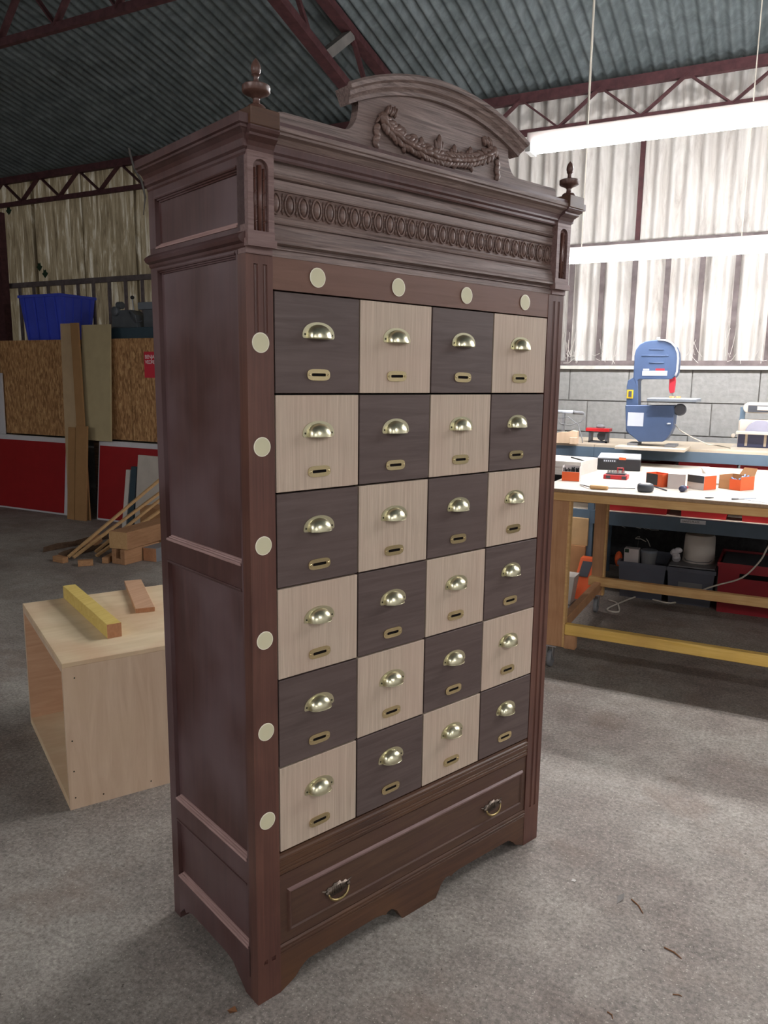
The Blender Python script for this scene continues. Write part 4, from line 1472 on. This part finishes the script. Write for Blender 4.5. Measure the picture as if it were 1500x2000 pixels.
solo(MB().hexa([(a[0], a[1], BT), (b[0], b[1], BT), (b[0] + .02, b[1] + .09, BT), (a[0] + .03, a[1] + .05, BT)], [(a[0], a[1], BT + .002), (b[0], b[1], BT + .002), (b[0] + .02, b[1] + .09, BT + .002), (a[0] + .03, a[1] + .05, BT + .002)]),
     'paper_sheet', 'saw_white', 'bluish white paper sheet at the right front of the bench', 'paper')

# ================================================================ UNDER THE RACK
gy = 5.82
gx = [float(onY(p, 1130, gy)[0]) for p in (1206, 1299, 1302, 1396)]
gz = float(onY(1300, 1106, gy)[2])
bin_box('grey_crate', 'crate_grey', 'grey stacking crate on the floor holding small jars and boxes', 'crate', gx[0], gx[1], gy, gy + .5, 0, gz, .02, .008, group='grey crates under the rack')
g2 = bin_box('grey_crate', 'crate_grey', 'grey stacking crate on the floor under the white bucket', 'crate', gx[2], gx[3], gy, gy + .5, 0, gz, .02, .008, group='grey crates under the rack')
part(MB().box(gx[2] + .08, gx[3] - .08, gy + .006, gy + .02, gz * .45, gz * .62), 'label_panel', 'mid_grey', g2)
bkx = [float(onY(p, 1080, gy + .2)[0]) for p in (1332, 1397)]
bkc = ((bkx[0] + bkx[1]) / 2, gy + .25)
br = (bkx[1] - bkx[0]) / 2
solo(MB().box(gx[2] + .005, gx[3] - .005, gy + .02, gy + .49, gz + .0025, gz + .012), 'crate_lid', 'mid_grey', 'flat grey lid lying on the crate under the white bucket', 'lid')
bk = thing('bucket', 'upturned white plastic bucket on a grey crate under the rack', 'bucket', (*bkc, gz + .012))
part(MB().lathe([(br, 0), (br, .02), (br * .98, .022), (br * .93, .19), (br * .86, .205), (br * .5, .212)], (*bkc, gz + .012), 28), 'body', 'bucket_white', bk, 'auto')
part(MB().tube([(bkc[0] - br * .99, bkc[1], gz + .05), (bkc[0] - br * .7, bkc[1] - br * .85, gz + .03), (bkc[0], bkc[1] - br * 1.05, gz + .025), (bkc[0] + br * .7, bkc[1] - br * .85, gz + .03), (bkc[0] + br * .99, bkc[1], gz + .05)], .003, 5), 'handle', 'mid_grey', bk, True)
rgm = MB()
rx_ = float(onY(1322, 1090, gy + .15)[0])
for k in range(7):
    rgm.blob((rx_ + random.uniform(-.02, .02), gy + .12 + random.uniform(-.02, .02), gz + .012 + .02 + .012 * k), .03, .03, .022, 8, 5)
solo(rgm, 'cloth_rag', 'white_panel', 'crumpled white rag beside the upturned bucket', 'rag', smooth=True)
jx = lambda p: float(onY(p, 1095, gy + .1)[0])
t = thing('label_box', 'small white box with green corner in the left grey crate', 'box', (jx(1232), gy + .12, gz - .10))
part(MB().box(jx(1219), jx(1247), gy + .08, gy + .16, gz - .10, gz + .085), 'body', 'card_grey', t)
part(MB().box(jx(1220), jx(1228), gy + .078, gy + .08, gz + .055, gz + .082), 'green_mark', 'leaf_green', t)
solo(MB().blob((jx(1207), gy + .12, gz - .01), .03, .04, .06, 10, 6), 'orange_bag', 'orange_card', 'orange bundle poking out of the left grey crate', 'bundle', smooth=True)
t = thing('glass_jar', 'pale glass jar standing in the left grey crate', 'jar', (jx(1265), gy + .14, gz - .1))
part(MB().lathe([(.035, 0), (.05, .01), (.052, .10), (.06, .15), (.06, .165)], (jx(1265), gy + .14, gz - .1), 18), 'body', 'mid_grey', t, 'auto')
part(MB().lathe([(.062, .165), (.062, .18), (.05, .182)], (jx(1265), gy + .14, gz - .1), 18), 'lid', 'saw_grey', t)
rcy = 5.76
ra, rb = float(onY(1399, 1150, rcy)[0]), float(onY(1399, 1150, rcy)[0]) + .62
rz_ = float(onY(1420, 1100, rcy)[2])
rc = bin_box('red_crate', 'red_dark', 'large dark red crate on the floor at the right under the rack', 'crate', ra, rb, rcy, rcy + .5, 0, rz_, .012, .006)
part(MB().box(ra + .14, ra + .34, rcy + .002, rcy + .02, rz_ - .10, rz_ - .065), 'grip_slot', 'gap_black', rc)
solo(MB().box(ra + .02, rb - .02, rcy + .03, rcy + .47, rz_ * .5, rz_ - .01), 'tool_case', 'dark_grey', 'dark grey case lying inside the large red crate', 'case')
# cartons beyond the bench leg
cy_ = 5.80
kx = lambda p: float(onY(p, 1050, cy_)[0])
kz = lambda p: float(onY(1125, p, cy_)[2])
cz0 = kz(1066)
solo(MB().box(kx(1085), kx(1143), cy_ + .02, cy_ + .36, 0, cz0), 'carton', 'card_brown', 'brown cardboard carton standing on the floor under another', 'carton', group='cartons below the rack', bevel=.003)
solo(MB().box(kx(1088), kx(1146), cy_ + .03, cy_ + .36, cz0, kz(1012)), 'carton', 'card_pale', 'paler cardboard carton on top of the brown one', 'carton', group='cartons below the rack', bevel=.003)
q = onZ(1128, 1170, 0)
t = thing('orange_box', 'orange and grey box leaning on the cartons behind the bench leg', 'box', q)
mb = MB().hexa([(q[0] - .06, q[1], 0), (q[0] + .06, q[1], 0), (q[0] + .06, q[1] + .08, 0), (q[0] - .06, q[1] + .08, 0)],
               [(q[0] - .02, q[1] + .12, .29), (q[0] + .12, q[1] + .12, .29), (q[0] + .12, q[1] + .20, .29), (q[0] - .02, q[1] + .20, .29)])
part(mb, 'body', 'orange_card', t)
part(MB().add([(q[0] - .02, q[1] + .062, .16), (q[0] + .05, q[1] + .062, .16), (q[0] + .075, q[1] + .108, .27), (q[0] + .0, q[1] + .108, .27)], [(0, 1, 2, 3)]), 'printed_face', 'dark_grey', t)
q = onZ(1108, 1180, 0)
solo(MB().hexa([(q[0] - .09, q[1], 0), (q[0] + .02, q[1], 0), (q[0] + .02, q[1] + .12, 0), (q[0] - .09, q[1] + .12, 0)],
               [(q[0] - .10, q[1] - .02, .21), (q[0] + .045, q[1] - .02, .21), (q[0] + .045, q[1] + .14, .21), (q[0] - .10, q[1] + .14, .21)]), 'waste_bin', 'bucket_white', 'small off-white tapered bin behind the front bench leg', 'bin')
rw2 = random.Random(5)
wb2 = MB()
for k in range(26):
    px_ = rw2.uniform(1200, 1490)
    a = onY(px_, 1018 + (px_ - 1200) * .07 + rw2.uniform(-4, 8), RY1 + .02)
    b = onY(px_ + rw2.uniform(12, 34), 1022 + (px_ - 1200) * .07 + rw2.uniform(-4, 10), RY1 + .02)
    wb2.tube([a, (a + b) / 2 + (0, 0, -.012), b], .0018, 4)
for (u0, v0, u1, v1) in ((1241, 1052, 1262, 1058), (1262, 1052, 1270, 1068), (1241, 1052, 1250, 1049)):
    a, b = onY(u0, v0, RY1 + .02), onY(u1, v1, RY1 + .02)
    wb2.tube([a, (a + b) / 2 + (0, 0, .01), b], .004, 4)
solo(wb2, 'cobwebs', 'web_dust', 'pale cobweb strands in the dark under the rack', 'cobwebs', kind='stuff')
# loose white cable
pts = [onY(*p_, 5.62) for p_ in ((1530, 1030), (1500, 1068), (1485, 1095), (1450, 1128), (1400, 1143), (1372, 1153))]
pts += [onZ(*p_, .006) for p_ in ((1345, 1172), (1310, 1178), (1280, 1172), (1250, 1164), (1215, 1176), (1185, 1190), (1208, 1195), (1205, 1178), (1188, 1172))]
sm = []
for i in range(len(pts) - 1):
    for k in range(4):
        t_ = k / 4
        p0, p1, p2, p3 = pts[max(i - 1, 0)], pts[i], pts[i + 1], pts[min(i + 2, len(pts) - 1)]
        sm.append(.5 * ((2 * p1) + (p2 - p0) * t_ + (2 * p0 - 5 * p1 + 4 * p2 - p3) * t_ ** 2 + (3 * p1 - p0 - 3 * p2 + p3) * t_ ** 3))
for p_ in sm:
    p_[2] = max(p_[2], .006)
solo(MB().tube(sm + [pts[-1]], .006, 6), 'extension_cable', 'cable_white', 'white extension cable looping over the floor under the workbench', 'cable', smooth=True)

# ================================================================ LEFT: PLYWOOD BOX BESIDE THE CABINET
A = onZ(138, 1583)
C = onZ(60, 1410)
e1 = (C - A)[:2] / np.linalg.norm((C - A)[:2])        # along the open face
ang = math.atan2(-e1[1], -e1[0])                      # local x = away from C, towards A
LB, WB, HB, T = .881, .64, .572, .018
pbx = thing('plywood_box', 'pale plywood box open at one side, on the floor beside the cabinet', 'box', (C[0], C[1], 0), ang, local=True)
# local: x 0..LB from C to A, y 0..WB away from the open face
part(MB().box(0, LB, 0, WB, HB - T, HB), 'top_panel', 'plywood_top', pbx, bevel=.0015)
part(MB().box(0, T, 0, WB, 0, HB - T), 'end_panel', 'plywood', pbx)
part(MB().box(LB - T, LB, 0, WB, 0, HB - T), 'end_panel', 'plywood', pbx)
part(MB().box(T, LB - T, 0, WB, .0, T), 'bottom_panel', 'plywood_top', pbx)
part(MB().box(T, LB - T, WB - T, WB, T, HB - T), 'back_panel', 'plywood', pbx)
part(MB().box(T, LB - T, .0, .07, HB - T - .02, HB - T), 'top_batten', 'plywood', pbx)
part(MB().box(T, T + .016, .0, .17, T, HB - T - .02), 'inner_lining', 'pink_timber', pbx)
part(MB().box(T, LB - T, .0, .17, T, T + .016), 'inner_floor', 'plywood_top', pbx)
part(MB().box(T, LB - T, .42, .436, T, HB - T), 'divider', 'plywood', pbx)
sm_ = MB().lathe([(.003, 0), (.003, .0006)], n=8, axis='x').mesh('screw_head', 'screw_dark')
for (y_, z_) in ((.02, .045), (.02, .15), (.02, .27), (.04, .51), (.30, .03), (.50, .03), (.12, .03)):
    inst(sm_, 'screw_head', pbx, (LB, y_, z_))
# timbers lying on it
HBz = HB


def timber(name, mat, label, near_l, near_r, far, h, endmat):
    a, b, f = [onZ(*p_, HBz)[:2] for p_ in (near_l, near_r, far)]
    t = thing(name, label, 'timber', (*((a + b) / 2), HBz))
    d = f - a
    hat = np.arctan2(d[1], d[0])
    w_ = b - a
    u = d / np.linalg.norm(d)
    nrm = np.array((u[1], -u[0])) * np.dot(w_, np.array((u[1], -u[0])))
    part(quad_box(a, a + nrm, a + d, h, None, HBz + .0005), 'beam', mat, t, bevel=.0015)
    part(quad_box(a - u * .0006, a + nrm - u * .0006, a, h * .98, None, HBz + .001), 'end_grain', endmat, t)
    return t


timber('square_timber', 'yellow_timber', 'yellow square timber lying across the plywood box', (210, 1248), (237, 1242), (124, 1168), .058, 'end_grain')
timber('short_timber', 'pink_timber', 'short flat pinkish offcut lying on the plywood box', (265, 1198), (302, 1193), (243, 1142), .02, 'end_grain')

# ================================================================ LEFT: STORAGE BOX CLAD IN STRAND BOARD, LEANING PANELS
OY = 6.25
dk = 2.0
sto = thing('storage_bay', 'raised storage bay clad in strand board against the corrugated wall', 'storage bay', (-7.2, 6.5, 0))
part(MB().box(-10.4, -4.6, OY + .02, YW - .06, dk - .05, dk - .004), 'deck', 'mdf_brown', sto)
for x in (-10.3, -8.4, -7.0, -5.6, -4.65):
    part(MB().box(x, x + .07, OY + .04, OY + .11, 0, dk - .05), 'stud', 'offcut_dark', sto)
for (xa, xb) in ((-10.3, -8.48), (-8.47, -7.22), (-6.92, float(onY(256, 750, OY)[0]) - .004), (float(onY(256, 750, OY)[0]) + .004, -4.7)):
    part(MB().box(xa, xb, OY, OY + .018, .90, dk), 'strand_board', 'osb', sto)
ps = onY(281, 687, OY - .001)
pe = onY(302, 738, OY - .001)
pw, phh = .42, float(ps[2] - pe[2])
post = solo(MB().box(ps[0], ps[0] + pw, OY - .003, OY - .0005, pe[2], ps[2]), 'poster', 'poster_red', 'red poster with white capitals pinned on the strand board', 'poster')
text('BENJAMIN', .056, 'poster_white', post, (ps[0] + .012, OY - .0034, ps[2] - .072), (PI / 2, 0, 0), spacing=.86)
text('VEDRENNE', .056, 'poster_white', post, (ps[0] + .012, OY - .0034, ps[2] - .126), (PI / 2, 0, 0), spacing=.82)


def leaner(name, mat, label, cat, x0, x1, yb, yt, z0, z1, th, group=None, skew=0.0):
    mb = MB().hexa([(x0, yb, z0), (x1, yb, z0), (x1, yb + th, z0), (x0, yb + th, z0)], [(x0 + skew, yt, z1), (x1 + skew, yt, z1), (x1 + skew, yt + th, z1), (x0 + skew, yt + th, z1)])
    return solo(mb, name, mat, label, cat, group, bevel=.002)


def red_panel(label, x0, x1, rin):
    t = thing('painted_board', label, 'panel', ((x0 + x1) / 2, 6.12, 0), group='red panels leaning at the back')
    lo = lambda a, b, y: [(a, y, 0)]
    yb, yt, H = 6.10, 6.19, .885
    part(MB().hexa([(x0, yb, 0), (x1, yb, 0), (x1, yb + .04, 0), (x0, yb + .04, 0)], [(x0, yt, H), (x1, yt, H), (x1, yt + .04, H), (x0, yt + .04, H)]), 'backing', 'white_panel', t)
    f = lambda z: yb + (yt - yb) * z / H - .006
    za, zb_2 = .02, H - .055
    part(MB().hexa([(x0 + .02, f(za), za), (x1 - rin, f(za), za), (x1 - rin, f(za) + .005, za), (x0 + .02, f(za) + .005, za)],
                   [(x0 + .02, f(zb_2), zb_2), (x1 - rin, f(zb_2), zb_2), (x1 - rin, f(zb_2) + .005, zb_2), (x0 + .02, f(zb_2) + .005, zb_2)]), 'red_face', 'red_panel', t)
    return t


red_panel('red-faced white panel leaning at the far left', -9.4, -7.16, .17)
red_panel('red-faced white panel leaning behind the wood offcuts', -6.80, -4.9, .04)
leaner('white_sheet', 'white_panel', 'white sheet standing on edge at the far left margin', 'sheet', -9.3, float(onY(4, 780, 6.2)[0]), 6.205, 6.215, .887, 1.62, .02)
leaner('fibre_board', 'mdf_beige', 'tall beige fibre board leaning left of the greenish one', 'board', -7.13, -6.93, 5.99, 6.17, 0, 2.17, .02, 'boards leaning between the red panels', -.17)
leaner('fibre_board', 'mdf_brown', 'narrow brown board edge leaning between two taller fibre boards', 'board', -6.925, -6.80, 6.0, 6.13, 0, 2.17, .02, 'boards leaning between the red panels', -.17)
leaner('fibre_board', 'mdf', 'tall greenish fibre board leaning right of the beige one', 'board', -6.99, -6.55, 6.125, 6.19, .888, 2.15, .018, 'boards leaning between the red panels')
leaner('short_board', 'mdf_brown', 'short brown board leaning before the tall beige fibre board', 'board', -7.10, -6.99, 5.945, 6.03, 0, 1.03, .02, 'short boards leaning between the red panels')
leaner('short_board', 'mdf_brown', 'short brown board leaning nearest the right red panel', 'board', -6.98, -6.80, 5.945, 6.03, 0, 1.05, .02, 'short boards leaning between the red panels')

# blue tub on the deck
t0, t1 = float(onY(36, 600, 6.27)[0]), float(onY(116, 600, 6.27)[0])
tz1 = float(onY(75, 575, 6.27)[2])
tub = bin_box('storage_tub', 'blue_plastic', 'big blue plastic storage tub standing on the storage bay', 'tub', t0, t1, 6.285, 6.79, dk - .003, tz1, .05, .012)
for k in range(4):
    x_ = t0 + .09 + (t1 - t0 - .18) * k / 3
    part(MB().hexa([(x_ - .006, 6.31, dk), (x_ + .006, 6.31, dk), (x_ + .006, 6.33, dk), (x_ - .006, 6.33, dk)], [(x_ - .006, 6.262, tz1 - .03), (x_ + .006, 6.262, tz1 - .03), (x_ + .006, 6.28, tz1 - .03), (x_ - .006, 6.28, tz1 - .03)]), 'rib', 'blue_plastic', tub)
for k in range(4):
    y_ = 6.36 + .12 * k
    part(MB().hexa([(t1 - .06, y_ - .006, dk), (t1 - .04, y_ - .006, dk), (t1 - .04, y_ + .006, dk), (t1 - .06, y_ + .006, dk)], [(t1 - .01, y_ - .006, tz1 - .03), (t1 + .008, y_ - .006, tz1 - .03), (t1 + .008, y_ + .006, tz1 - .03), (t1 - .01, y_ + .006, tz1 - .03)]), 'rib', 'blue_plastic', tub)
# small metal lathe on the deck
my = 6.42
mx = lambda p: float(onY(p, 620, my)[0])
mz = lambda p: float(onY(260, p, my)[2])
lt = thing('metal_lathe', 'grey bench lathe on a dark teal bed above the strand board', 'lathe', (mx(260), my, dk - .003))
part(MB().box(mx(212), mx(330), my - .1, my + .12, dk - .003, mz(641)), 'bed', 'machine_teal', lt, bevel=.004)
part(MB().prism([(mx(226), mz(641)), (mx(226), mz(612)), (mx(234), mz(606)), (mx(262), mz(606)), (mx(272), mz(616)), (mx(276), mz(641))], my - .06, my + .1), 'headstock', 'machine_grey', lt, bevel=.004)
part(MB().lathe([(.03, -.02), (.05, -.01), (.05, .03), (.03, .04)], (mx(236), my - .08, mz(608)), 18, 'y'), 'hand_wheel', 'machine_grey', lt, 'auto')
part(MB().lathe([(.04, -.02), (.04, .04)], (mx(237), my - .02, mz(596)), 16, 'x'), 'pulley', 'machine_grey', lt, 'auto')
part(MB().tube([(mx(262), my, mz(606)), (mx(260), my, mz(584))], .008, 6), 'lever', 'steel', lt)
part(MB().blob((mx(260), my, mz(581)), .022, .022, .022, 10, 6), 'knob', 'black_plastic', lt, True)
part(MB().box(mx(276), mx(330), my - .05, my + .08, mz(606), mz(592)), 'motor_cover', 'saw_grey', lt, bevel=.004)
part(MB().box(mx(284), mx(330), my - .03, my + .06, mz(641), mz(606)), 'tailstock', 'machine_grey', lt, bevel=.004)
part(MB().tube([(mx(262), my - .07, mz(610)), (mx(268), my - .09, mz(622)), (mx(276), my - .09, mz(632)), (mx(284), my - .05, mz(628))], .006, 6), 'hose', 'dark_grey', lt, True)
tq = mx(215)
solo(MB().lathe([(.05, 0), (.05, .03), (.03, .034)], (mx(214), my - .11 + .0, mz(641)), 16), 'tape_roll', 'label_yellow', 'yellow tape roll at the end of the lathe bed', 'tape roll')

# ================================================================ LEFT: HEAP OF OFFCUTS
grp = 'wood offcuts on the floor'


def stick(name, mat, label, p0, p1, wd, ht, cat='offcut', group=grp, up=(0, 0, 1)):
    return solo(MB().beam(p0, p1, wd, ht, up), name, mat, label, cat, group, bevel=.002)


q = onZ(95, 1068)
for k, (pa, pb_, wd, lab) in enumerate((((92, 1070), (205, 1047), .16, 'dark bark-edged slab at the left tip of the offcut heap'),
                                        ((120, 1082), (215, 1062), .13, 'dark bark-edged slab in front of the other slab'),)):
    a, b = onZ(*pa, .035), onZ(*pb_, .035)
    m = MB()
    P = []
    for i in range(9):
        c = a + (b - a) * i / 8
        wv_ = wd * (.55 + .45 * math.sin(PI * (i + .6) / 9.2)) * random.uniform(.85, 1.1)
        hgt = .05 * random.uniform(.7, 1.2)
        P.append([(c[0], c[1] - wv_ / 2, 0.001), (c[0], c[1] - wv_ * .4, hgt), (c[0], c[1] + wv_ * .3, hgt * 1.1), (c[0], c[1] + wv_ / 2, .001), (c[0], c[1] - wv_ / 2, 0.001)])
    m.grid(P)
    m.f += [(0, 1, 2, 3), (43, 42, 41, 40)]
    m.mi += [0, 0]
    solo(m, 'bark_slab', 'offcut_dark', lab, 'offcut', grp)
# big block on two shorter blocks
a, b = onZ(238, 1100, 0), onZ(320, 1078, 0)
ub = thing('channel_block', 'short wooden block with a groove in its end, under the big block', 'offcut', onZ(244, 1104), math.atan2((b - a)[1], (b - a)[0]), grp, local=True)
mb = MB().box(0, .42, 0, .05, 0, .13)
mb.box(0, .42, .10, .15, 0, .13)
mb.box(0, .42, .05, .10, 0, .05)
part(mb, 'block', 'block_wood', ub, bevel=.002)
kb = thing('square_block', 'big square wooden block lying on the grooved one', 'offcut', (*onZ(244, 1104)[:2], .132), math.atan2((b - a)[1], (b - a)[0]) + .12, grp, local=True)
part(MB().box(.02, .75, -.02, .17, 0, .15), 'block', 'block_wood', kb, bevel=.002)
part(MB().box(.0185, .02, -.018, .168, .002, .148), 'end_grain', 'strip_wood', kb)
a = onZ(306, 1098)
gb = thing('grey_block', 'grey weathered timber at the cabinet side of the offcut heap', 'offcut', (*a[:2], 0), math.atan2((b - onZ(238, 1100))[1], (b - onZ(238, 1100))[0]) + .1, grp, local=True)
part(MB().box(0, .7, 0, .14, 0, .12), 'beam', 'mid_grey', gb, bevel=.002)
part(MB().box(-.0015, 0, .002, .138, .002, .118), 'end_grain', 'end_grain', gb)
# long thin strips leaning to the right against the boards
for k, (pa, pb_, zt) in enumerate((((133, 1088), (326, 925), .62), ((143, 1089), (326, 952), .56), ((186, 1078), (326, 965), .50), ((188, 1086), (330, 985), .44))):
    a = onZ(*pa, .02)
    far = onY(*pb_, 5.55)
    names = ('topmost', 'second', 'third', 'lowest')
    stick('wood_strip', 'strip_wood', 'long thin wooden strip leaning over the heap, %s of four' % names[k], a, far, .03, .022)
for k, (pa, pb_, lab) in enumerate((((108, 1090), (128, 1094), 'short brown stick at the front left of the heap'), ((152, 1100), (182, 1098), 'short brown stick lying before the thin strips'), ((205, 1095), (236, 1078), 'thick stub of wood before the grooved block'))):
    stick('short_stick', 'offcut', lab, onZ(*pa, .0255), onZ(*pb_, .0255), .055, .05)
stick('wedge_offcut', 'offcut', 'wedge of wood standing between slabs and strips', onZ(172, 1065, .05), onZ(192, 1050, .1), .09, .07)
# upright boards behind the heap
u = lambda p, y: float(onY(p, 950, y)[0])
hz2 = lambda p, y, x=280: float(onY(x, p, y)[2])
leaner('scrap_panel', 'sander_cream', 'stained pale panel standing behind the offcut heap', 'panel', u(262, 5.75), u(262, 5.75) + .9, 5.72, 5.82, 0, hz2(890, 5.8), .02, 'scrap panels behind the heap')
leaner('scrap_panel', 'machine_teal', 'narrow dark blue-grey panel standing beside the stained pale one', 'panel', u(249, 5.8), u(260, 5.8), 5.76, 5.86, 0, hz2(915, 5.8), .04, 'scrap panels behind the heap')
leaner('scrap_panel', 'bucket_white', 'narrow white panel at the left of the scrap panels', 'panel', u(239, 5.8), u(247, 5.8), 5.76, 5.86, 0, hz2(922, 5.8), .04, 'scrap panels behind the heap')
solo(MB().box(u(278, 5.55), u(278, 5.55) + .5, 5.50, 5.70, 0, .34), 'brown_carton', 'card_brown', 'brown carton behind the square block and cabinet edge', 'carton', bevel=.003)

# ================================================================ FLOOR LITTER, LEAVES, COBWEBS
def on_floor(a, b, r, name, mat, label):
    p, q = onZ(*a, r), onZ(*b, r)
    m = (p + q) / 2 + np.array((.004, .004, 0))
    solo(MB().tube([p, m, q], [r, r, r * .6], 5), name, mat, label, 'litter', 'bits lying on the floor')


on_floor((1233, 1756), (1256, 1784), .002, 'twig', 'twig_brown', 'thin brown twig beside the grey leaf on the floor')
on_floor((1297, 1850), (1331, 1872), .002, 'twig', 'twig_brown', 'orange-brown twig lying on the floor at lower right')
on_floor((1314, 1942), (1332, 1946), .0015, 'twig', 'twig_brown', 'short dark curved twig near the bottom right')
on_floor((1186, 1976), (1197, 1990), .0015, 'twig', 'twig_brown', 'tiny twig near the bottom edge of the picture')
p, q = onZ(1205, 1765, .001), onZ(1219, 1744, .001)
d = (q - p)
n_ = np.array((-d[1], d[0], 0)) * .16
solo(MB().add([p, p + d * .5 + n_ + (0, 0, .003), q, p + d * .5 - n_ + (0, 0, .003)], [(0, 1, 2), (0, 2, 3)]), 'dry_leaf', 'leaf_dry', 'narrow grey dry leaf lying on the floor at lower right', 'leaf', 'bits lying on the floor')
p = onZ(452, 1974, .001)
solo(MB().add([p + (-.01, -.004, 0), p + (.004, -.012, .004), p + (.016, .004, .001), p + (.002, .012, .006)], [(0, 1, 2, 3)]), 'dry_leaf', 'twig_brown', 'curled brown leaf on the floor by the cabinet front foot', 'leaf', 'bits lying on the floor')
p = onZ(1120, 1720, .001)
solo(MB().add([p + (-.006, -.004, 0), p + (.006, -.006, .002), p + (.008, .006, .001), p + (-.004, .006, .003)], [(0, 1, 2, 3)]), 'paper_scrap', 'white_board', 'tiny white scrap on the floor right of the cabinet', 'scrap', 'bits lying on the floor')
for (px_, py0, lab) in ((17, 411, 'green ivy leaf on the corrugated wall at the far left'), (77, 521, 'small green ivy leaf above the blue tub, left one'), (88, 534, 'small green ivy leaf above the blue tub, right one')):
    c = onY(px_, py0, YW - .02)
    s_ = .055
    lf = [(0, -1), (.55, -.55), (1, .05), (.5, .25), (.35, .9), (0, .65), (-.4, .9), (-.5, .2), (-1, 0), (-.5, -.5)]
    solo(MB().prism([(c[0] + a * s_, c[2] + b * s_) for a, b in lf], YW - .022, YW - .019), 'ivy_leaf', 'leaf_green', lab, 'leaf', 'ivy leaves on the wall')
solo(MB().box(float(onY(0, 530, YW - .1)[0]) - .06, float(onY(11, 530, YW - .1)[0]), YW - .16, YW - .06, dk, 3.6), 'steel_column', 'steel_primer', 'dark steel column at the far left margin above the storage bay', 'column')
wb_ = MB()
rw = random.Random(11)
for k in range(46):
    px_ = rw.choice((1108, 1125, 1168, 1185, 1195, 1350, 1430, 1440, 1490)) + rw.uniform(-14, 14)
    a = onY(px_, rw.uniform(640, 700), YW - .054)
    b = onY(px_ + rw.uniform(-22, 22), rw.uniform(690, 712), YW - .06)
    m = (a + b) / 2 + (0, 0, -.02)
    wb_.tube([a, m, b], .0016, 4)
solo(wb_, 'cobwebs', 'web_dust', 'dusty white cobwebs over the sill of the block wall', 'cobwebs', kind='stuff')
wv_ = [onY(p_, q_, YW - .17) for p_, q_ in ((246, 262), (254, 300), (262, 330), (276, 352), (284, 385), (280, 420))]
solo(MB().tube(wv_, [.012, .014, .012, .014, .010, .004], 6), 'dry_vine', 'leaf_dry', 'dry dusty vine hanging from the eaves girder left of cabinet', 'vine', smooth=True)
